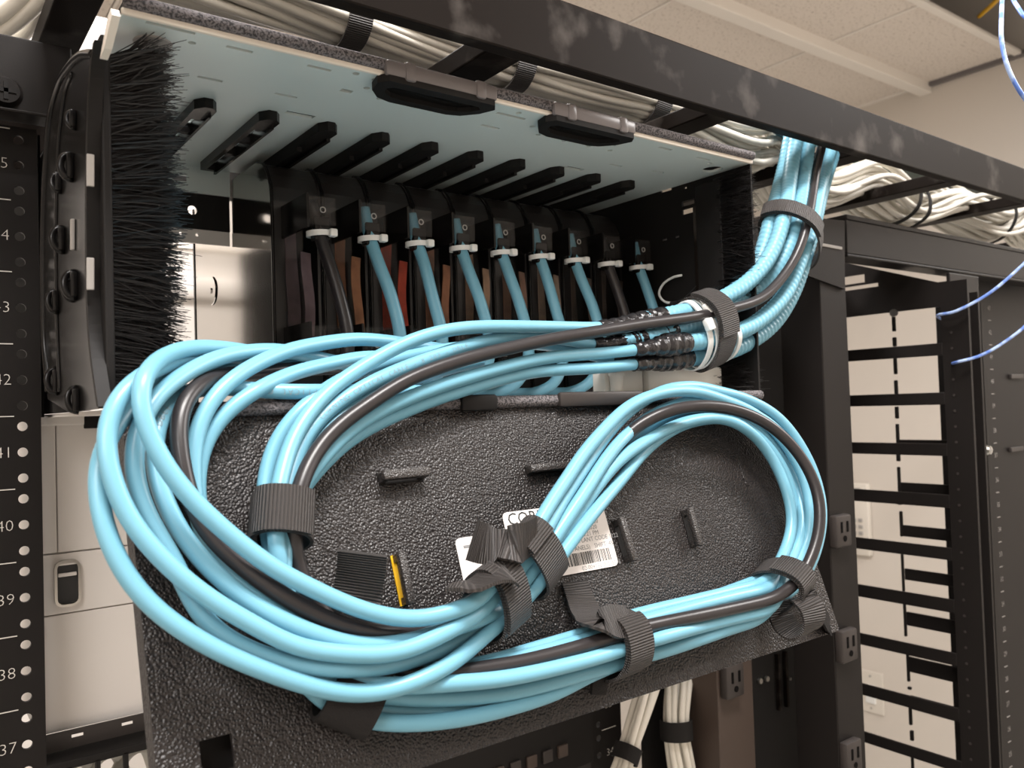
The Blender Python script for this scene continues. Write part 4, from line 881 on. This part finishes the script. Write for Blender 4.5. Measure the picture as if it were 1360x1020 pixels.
PLAN = [  # label, drop, inner, lower, right, diagonal, left loop, tape end index sizes
 ('aqua fiber cable whose loop lies uppermost on the left, over all the others', 'A1', 'I1', 'tD', 'rC', 'd1', 'L1', .0058),
 ('aqua fiber cable second from the outside of the left loops', 'A3', 'I2', 'tF', 'rD', 'd2', 'L2', .0046),
 ('aqua fiber cable of the front tape splice, third loop in from the left', 'A4', 'I4', 'tE', 'rE', 'd3', 'L3', .0074),
 ('aqua fiber cable forming the outermost and lowest loop on the left', 'A5', 'I5', 'tB', 'rF', 'd5', 'L5', .0070),
 ('aqua fiber cable with dark printing on its jacket low on the left loop', 'A2', 'I3', 'tA', 'rA', 'd4', 'L4', .0050),
 ('aqua fiber cable lying outermost left in the inner strap, inside the black loop', 'A6', 'I0', 'tC', 'rB', 'd6', 'L6', .0048)]
for k_ in list(TR): TR[k_] = [(u, v, o-.030*min(1, max(0, (300-v)/90))) for u, v, o in TR[k_]]
def to3(seq): return np.array([on_front(u, v, o) for u, v, o in seq])
def clear_end(P):                          # over the runway rungs at the top end
    p = P[0]; return np.vstack([p+np.array([.130, .075, .030]), p+np.array([.060, .055, .024]), p+np.array([.018, .026, .017]), P])
runs = []
for lab, a, i, lo, r, d, l, rt in PLAN:
    seqA = clear_end(to3(TR[a])); nxt = IN[i]
    pts = np.vstack([seqA, to3(nxt+LO[lo]+RL[r]+DG[d]+LL[l])])
    runs.append([lab, pts, seqA[-1], to3(nxt[:1])[0], rt, 'aqua'])
pts = np.vstack([clear_end(to3(TR['AB'])), to3(IN['IB']+LO['tB_']+RL['rB_']+DG['d7']+LL['LB'])])
runs.append(['single black fiber cable running through the aqua loops', pts, None, None, 0, 'black_jacket'])
pts = to3([(640, 478, .006), (600, 488, .004), (560, 500, .002), (505, 520, .002), (462, 545, .002), (432, 575, .003), (410, 605, .004), (396, 640, .005), (384, 672, .006), (378, 705, .006), (382, 745, .006), (400, 805, .006), (455, 870, .006), (540, 905, .006), (620, 897, .006)]+[(q[0], q[1]+3, .004) for q in LO['tA'][5:-2]]+[(q[0]-1, q[1]+3, .004) for q in RL['rB'][:-1]]+[(q[0]-3, q[1]-2, .004) for q in DG['d6']]+LL['L7'])
runs.append(['aqua fiber cable with the tightest inner loop at the left, beside the black one', pts, None, None, 0, 'aqua'])
# settle the runs so that none passes through another: each sample slides along its line of sight, then is smoothed
S = []; cid = []; rad = []
for k, rn in enumerate(runs):
    P = smooth_path(rn[1], .007); R_ = np.full(len(P), RJ)
    if rn[2] is not None:
        ia = int(np.argmin(np.linalg.norm(P-rn[2], axis=1))); ib = int(np.argmin(np.linalg.norm(P-rn[3], axis=1))); rn += [ia, ib]; R_[:ia+1] = RA_; R_[ia+1:ib] = rn[4]
    S.append(P); cid.append(np.full(len(P), k)); rad.append(R_)
cuts = np.cumsum([0]+[len(p) for p in S]); P = np.vstack(S); cid = np.concatenate(cid); rad = np.concatenate(rad); idx = np.arange(len(P))
D = P-CAM; dist = np.linalg.norm(D, axis=1); U = D/dist[:, None]
far = (np.abs(idx[:, None]-idx[None, :]) > 9) | (cid[:, None] != cid[None, :]); RR = (rad[:, None]+rad[None, :]+.0002)
base_d = dist.copy()
LAT2 = None
for it in range(46):
    P = CAM+U*dist[:, None]; G2 = np.sum(P*P, 1); d2 = G2[:, None]+G2[None, :]-2*P@P.T
    ii, jj = np.nonzero((d2 < RR*RR*.98) & far); mk = ii < jj; ii, jj = ii[mk], jj[mk]
    push = np.zeros(len(P)); cnt = np.zeros(len(P))
    if len(ii):
        dd = dist[ii]-dist[jj]; m = (U[ii]+U[jj]); m /= np.linalg.norm(m, axis=1)[:, None]; v = P[ii]-P[jj]; al = np.sum(v*m, 1)
        lat = np.sqrt(np.maximum(0, np.sum(v*v, 1)-al*al)); need = np.sqrt(np.maximum(0, RR[ii, jj]**2-lat**2)); sg = np.where(al >= 0, 1., -1.); q = .5*(need-np.abs(al))
        np.add.at(push, ii, sg*q); np.add.at(push, jj, -sg*q); np.add.at(cnt, ii, 1); np.add.at(cnt, jj, 1)
    push = np.clip(push/np.maximum(cnt, 1), -.004, .004)*.9
    dist = dist+push
    for k in range(len(runs)):
        a, b = cuts[k], cuts[k+1]; x = dist[a:b]; x2 = x.copy(); x2[1:-1] = .25*x[:-2]+.5*x[1:-1]+.25*x[2:]; dist[a:b] = .5*x+.5*x2
    P = CAM+U*dist[:, None]; h = (P-HINGE)@DN-rad-.0010
    bad = (h < 0) & (P[:, 2] < .012) & (np.abs(P[:, 0]) < .225); den = U@DN
    dist = np.where(bad, dist+np.where(np.abs(den) > .05, -h/den, 0), dist)
P = CAM+U*dist[:, None]
low = (P[:, 2] < .0055) & (P[:, 1] > -.205); P[low, 2] = np.maximum(P[low, 2], .0008+rad[low]*.95)
RUN = []
for k in range(len(runs)):
    Q = P[cuts[k]:cuts[k+1]].copy()
    for _ in range(3): Q[1:-1] = .25*Q[:-2]+.5*Q[1:-1]+.25*Q[2:]
    RUN.append(Q)
def refine(Q, step=.0035): return smooth_path(Q, step)
def print_on(path, r, u0, txt, size, m='greyink', side=1):     # letters one by one along a jacket, on the side towards the viewer
    mb = MB(); L = np.concatenate([[0], np.cumsum(np.linalg.norm(np.diff(path, axis=0), axis=1))])
    for k, chx in enumerate(txt):
        if chx == ' ': continue
        s = u0+side*k*size*.72; p = np.array([np.interp(s, L, path[:, c]) for c in range(3)]); p2 = np.array([np.interp(s+.002, L, path[:, c]) for c in range(3)])
        t = (p2-p)*side; t /= np.linalg.norm(t); n = CAM-p; n -= t*(n@t); n /= np.linalg.norm(n); w = np.cross(n, t)
        mb.text(chx, size, (p+n*(r+.00012), t, w, n), 'CENTER', -.0001)
    return mb
ROOTS = []
for k, rn in enumerate(runs):
    Q = RUN[k]; c = Q[len(Q)//2]
    root = thing('fiber_cable', rn[0], 'cable', tuple(c)); ROOTS.append(root)
    if rn[2] is None:
        MB().tube(refine(Q), RJ, 14).build('jacket', rn[5], root, smooth=True); continue
    ia, ib = rn[6], rn[7]
    MB().tube(smooth_path(Q[:ia+2], .0011), RA_, 14, helix=(.0046, .042)).build('armoured_sheath', 'armour', root, smooth=True)
    MB().tube(refine(Q[ib-1:]), RJ, 14).build('jacket', 'aqua', root, smooth=True)
    tp = smooth_path(Q[max(0, ia-2):ib+2], .0016); n = len(tp); t = np.linspace(0, 1, n); rt = rn[4]
    rr = RA_*1.10*(1-t)+RJ*1.20*t+np.maximum(0, rt-RA_*.9)*np.sin(np.pi*np.clip(t*1.5, 0, 1))+.00035*np.sin(t*n*1.1)+.00025*np.sin(t*n*2.7+1)
    MB().tube(tp, 0, 14, rad=rr).build('tape_wrap', 'tape', root, smooth='auto')
def arc_at(Q, u, v):
    d = (Q-CAM); d = d/np.linalg.norm(d, axis=1)[:, None]; r = ray(u, v); r = r/np.linalg.norm(r); return d@r
def seg_len(path, u, v, lo=0., hi=1.):
    n = len(path); a, b = int(lo*n), int(hi*n); i = a+int(np.argmax(arc_at(path[a:b], u, v))); return float(np.sum(np.linalg.norm(np.diff(path[:i+1], axis=0), axis=1)))
pth = refine(RUN[4]); q = print_on(pth, RJ, seg_len(pth, 212, 570, .6), 'DBLE - 8.203 -', .0042); q.build('jacket_print', 'greyink', ROOTS[4])
q = print_on(pth, RJ, seg_len(pth, 425, 519, .7), 'OPTICAL CABLE', .0040, side=-1); q.build('jacket_print', 'greyink', ROOTS[4])
pth = refine(RUN[1]); q = print_on(pth, RJ, seg_len(pth, 425, 556, .0, .4), 'CORNING OPTICAL CABLE - 8.203 - DBLE', .0040, side=-1); q.build('jacket_print', 'greyink', ROOTS[1])

# ---------------------------------------------------------------- straps on the fibre
def near(u, v, lo, hi, ks):               # member arrays limited to a stretch of each run, centre taken from the line of sight
    mem = []; cs = []
    for k in ks:
        Q = refine(RUN[k], .003); n = len(Q); Q = Q[int(lo*n):int(hi*n)]; i = int(np.argmax(arc_at(Q, u, v))); mem.append(Q); cs.append(Q[i])
    return np.mean(cs, 0), mem
ALL = list(range(8)); TOP7 = list(range(7))
def rads(ks, top=False): return [(RA_ if (top and k < 6) else RJ) for k in ks]
c, m = near(1043, 308, 0, .25, TOP7)
strap('black ribbed strap round the aqua drop just under the runway bar', c, m, rads(TOP7, True), .0135, .0016, overlap=(20, 150))
c, m = near(936, 438, 0, .25, TOP7)
strap('broad black strap holding the armoured aqua cables above the white box', c, m, rads(TOP7, True), .019, .0018, overlap=(60, 170), gap=.0022)
c, m = near(374, 690, .1, .5, [0, 1, 2, 3, 4, 5, 6, 7])
strap('wide black ribbed strap round the inner bundle at the left', c, m, rads(ALL), .0200, .0016, overlap=(30, 150), gap=.0016)
dp = lambda u, v, o: on_door(u, v, o)
c, m = near(700, 741, .45, .85, ALL)
L, N, tn, cc, e1, e2 = hull_loop(c, m, rads(ALL))
s5 = strap('black ribbed strap across the diagonal bundle with a loose tail over the sticker', c, m, rads(ALL), .0190, .0016, overlap=(70, 200),
      tails=[([dp(694, 730, .0370), dp(682, 724, .0385), dp(668, 724, .0355), dp(655, 725, .0325), dp(641, 722, .0325), dp(626, 717, .0365)], tn)])
c, m = near(650, 795, .45, .85, ALL)
L, N, tn, cc, e1, e2 = hull_loop(c, m, rads(ALL))
strap('double black strap where the diagonal bundle meets the left loops', c, m, rads(ALL), .0180, .0016, overlap=(20, 190), gap=.0014,
      tails=[([dp(646, 782, .0390), dp(630, 780, .0400), dp(612, 780, .0375), dp(595, 783, .0340)], [tn, tn*.5+DN*.7])])
c, m = near(818, 850, .2, .6, ALL)
L, N, tn, cc, e1, e2 = hull_loop(c, m, rads(ALL))
strap('black strap round the bottom run with its tail rising up the panel', c, m, rads(ALL), .0180, .0016, overlap=(40, 150),
      tails=[([dp(805, 832, .030), dp(795, 824, .027), dp(786, 818, .018), dp(777, 806, .008), dp(770, 790, .0035), dp(764, 772, .002)], EX)])
c, m = near(1036, 781, .2, .62, ALL)
L, N, tn, cc, e1, e2 = hull_loop(c, m, rads(ALL))
strap('black strap with curled end at the lower right corner of the loop', c, m, rads(ALL), .0175, .0016, overlap=(40, 170),
      tails=[([dp(1058, 815, .020)+.0115*(-math.cos(q)*DT+math.sin(q)*DN) for q in np.linspace(.35, 5.6, 12)], EX*.93+DN*.25-DT*.15)])
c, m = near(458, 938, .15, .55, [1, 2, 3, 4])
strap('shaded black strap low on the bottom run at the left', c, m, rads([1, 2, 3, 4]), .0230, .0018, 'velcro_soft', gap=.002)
# loose strap ends on the panel
def ribbon(label, pts, wd, w, m='velcro', name='hook_and_loop_strap'):
    pts = smooth_path(pts, .002); T = np.gradient(pts, axis=0); T /= np.linalg.norm(T, axis=1)[:, None]
    wds = [wd-t*(wd@t) for t in T]; wds = [q/np.linalg.norm(q) for q in wds]; nn = [np.cross(t, q) for t, q in zip(T, wds)]
    return tag(MB().band(pts, nn, wds, w, .0016).build(name, m, smooth='auto'), label, 'strap')
ribbon('loose black strap end standing up behind the left loops', [dp(468, 812, .004), dp(473, 795, .005), dp(477, 775, .008), dp(480, 755, .013), dp(481, 736, .019)], EX*.8+DT*.5+DN*.25, .022)
ribbon('black strap end threaded through a slot at the lower right corner of the panel', [dp(1068, 792, .006), dp(1082, 800, .009), dp(1094, 815, .008), dp(1102, 832, .004), dp(1100, 842, .0015)], DT*.6-EX*.4, .012, 'velcro_soft')
ribbon('short black strap tab hanging under the bottom run', [dp(798, 886, .006), dp(796, 900, .005), dp(794, 912, .004), dp(793, 922, .003)], EX, .0100, 'velcro_soft')
# white zip ties where the splices are tied down
for (u, v), ks, lab, w in (((905, 462), [0, 1, 2, 3, 4, 5], 'white zip tie nearest the tape splices', .0048), ((924, 458), [0, 1, 2, 3, 4, 5], 'white zip tie beside the broad strap', .0044), ((958, 446), [1, 2, 3, 4, 5], 'white zip tie on the right side of the broad strap', .0046)):
    c, m = near(u, v, 0, .25, ks); L, N, tn, cc, e1, e2 = hull_loop(c, m, [RA_]*len(ks), gap=.0004)
    r = thing('zip_tie', lab, 'zip tie', tuple(cc))
    MB().band(L, N, [tn]*len(L), w, .0012).build('band', 'white', r, smooth='auto')
    f = {905: 100, 924: 110, 958: 280}[u]; i = int(f/360*(len(L)-1)); p = L[i]; t = np.cross(N[i], tn)
    MB().box((-.0042, -.0036, 0), (.0042, .0036, .0045), .001, (p, t, tn, N[i])).box((-.001, -.0022, .0012), (.010, .0022, .0026), .0004, (p, -t, tn, N[i])).build('head', 'white', r, smooth='auto')
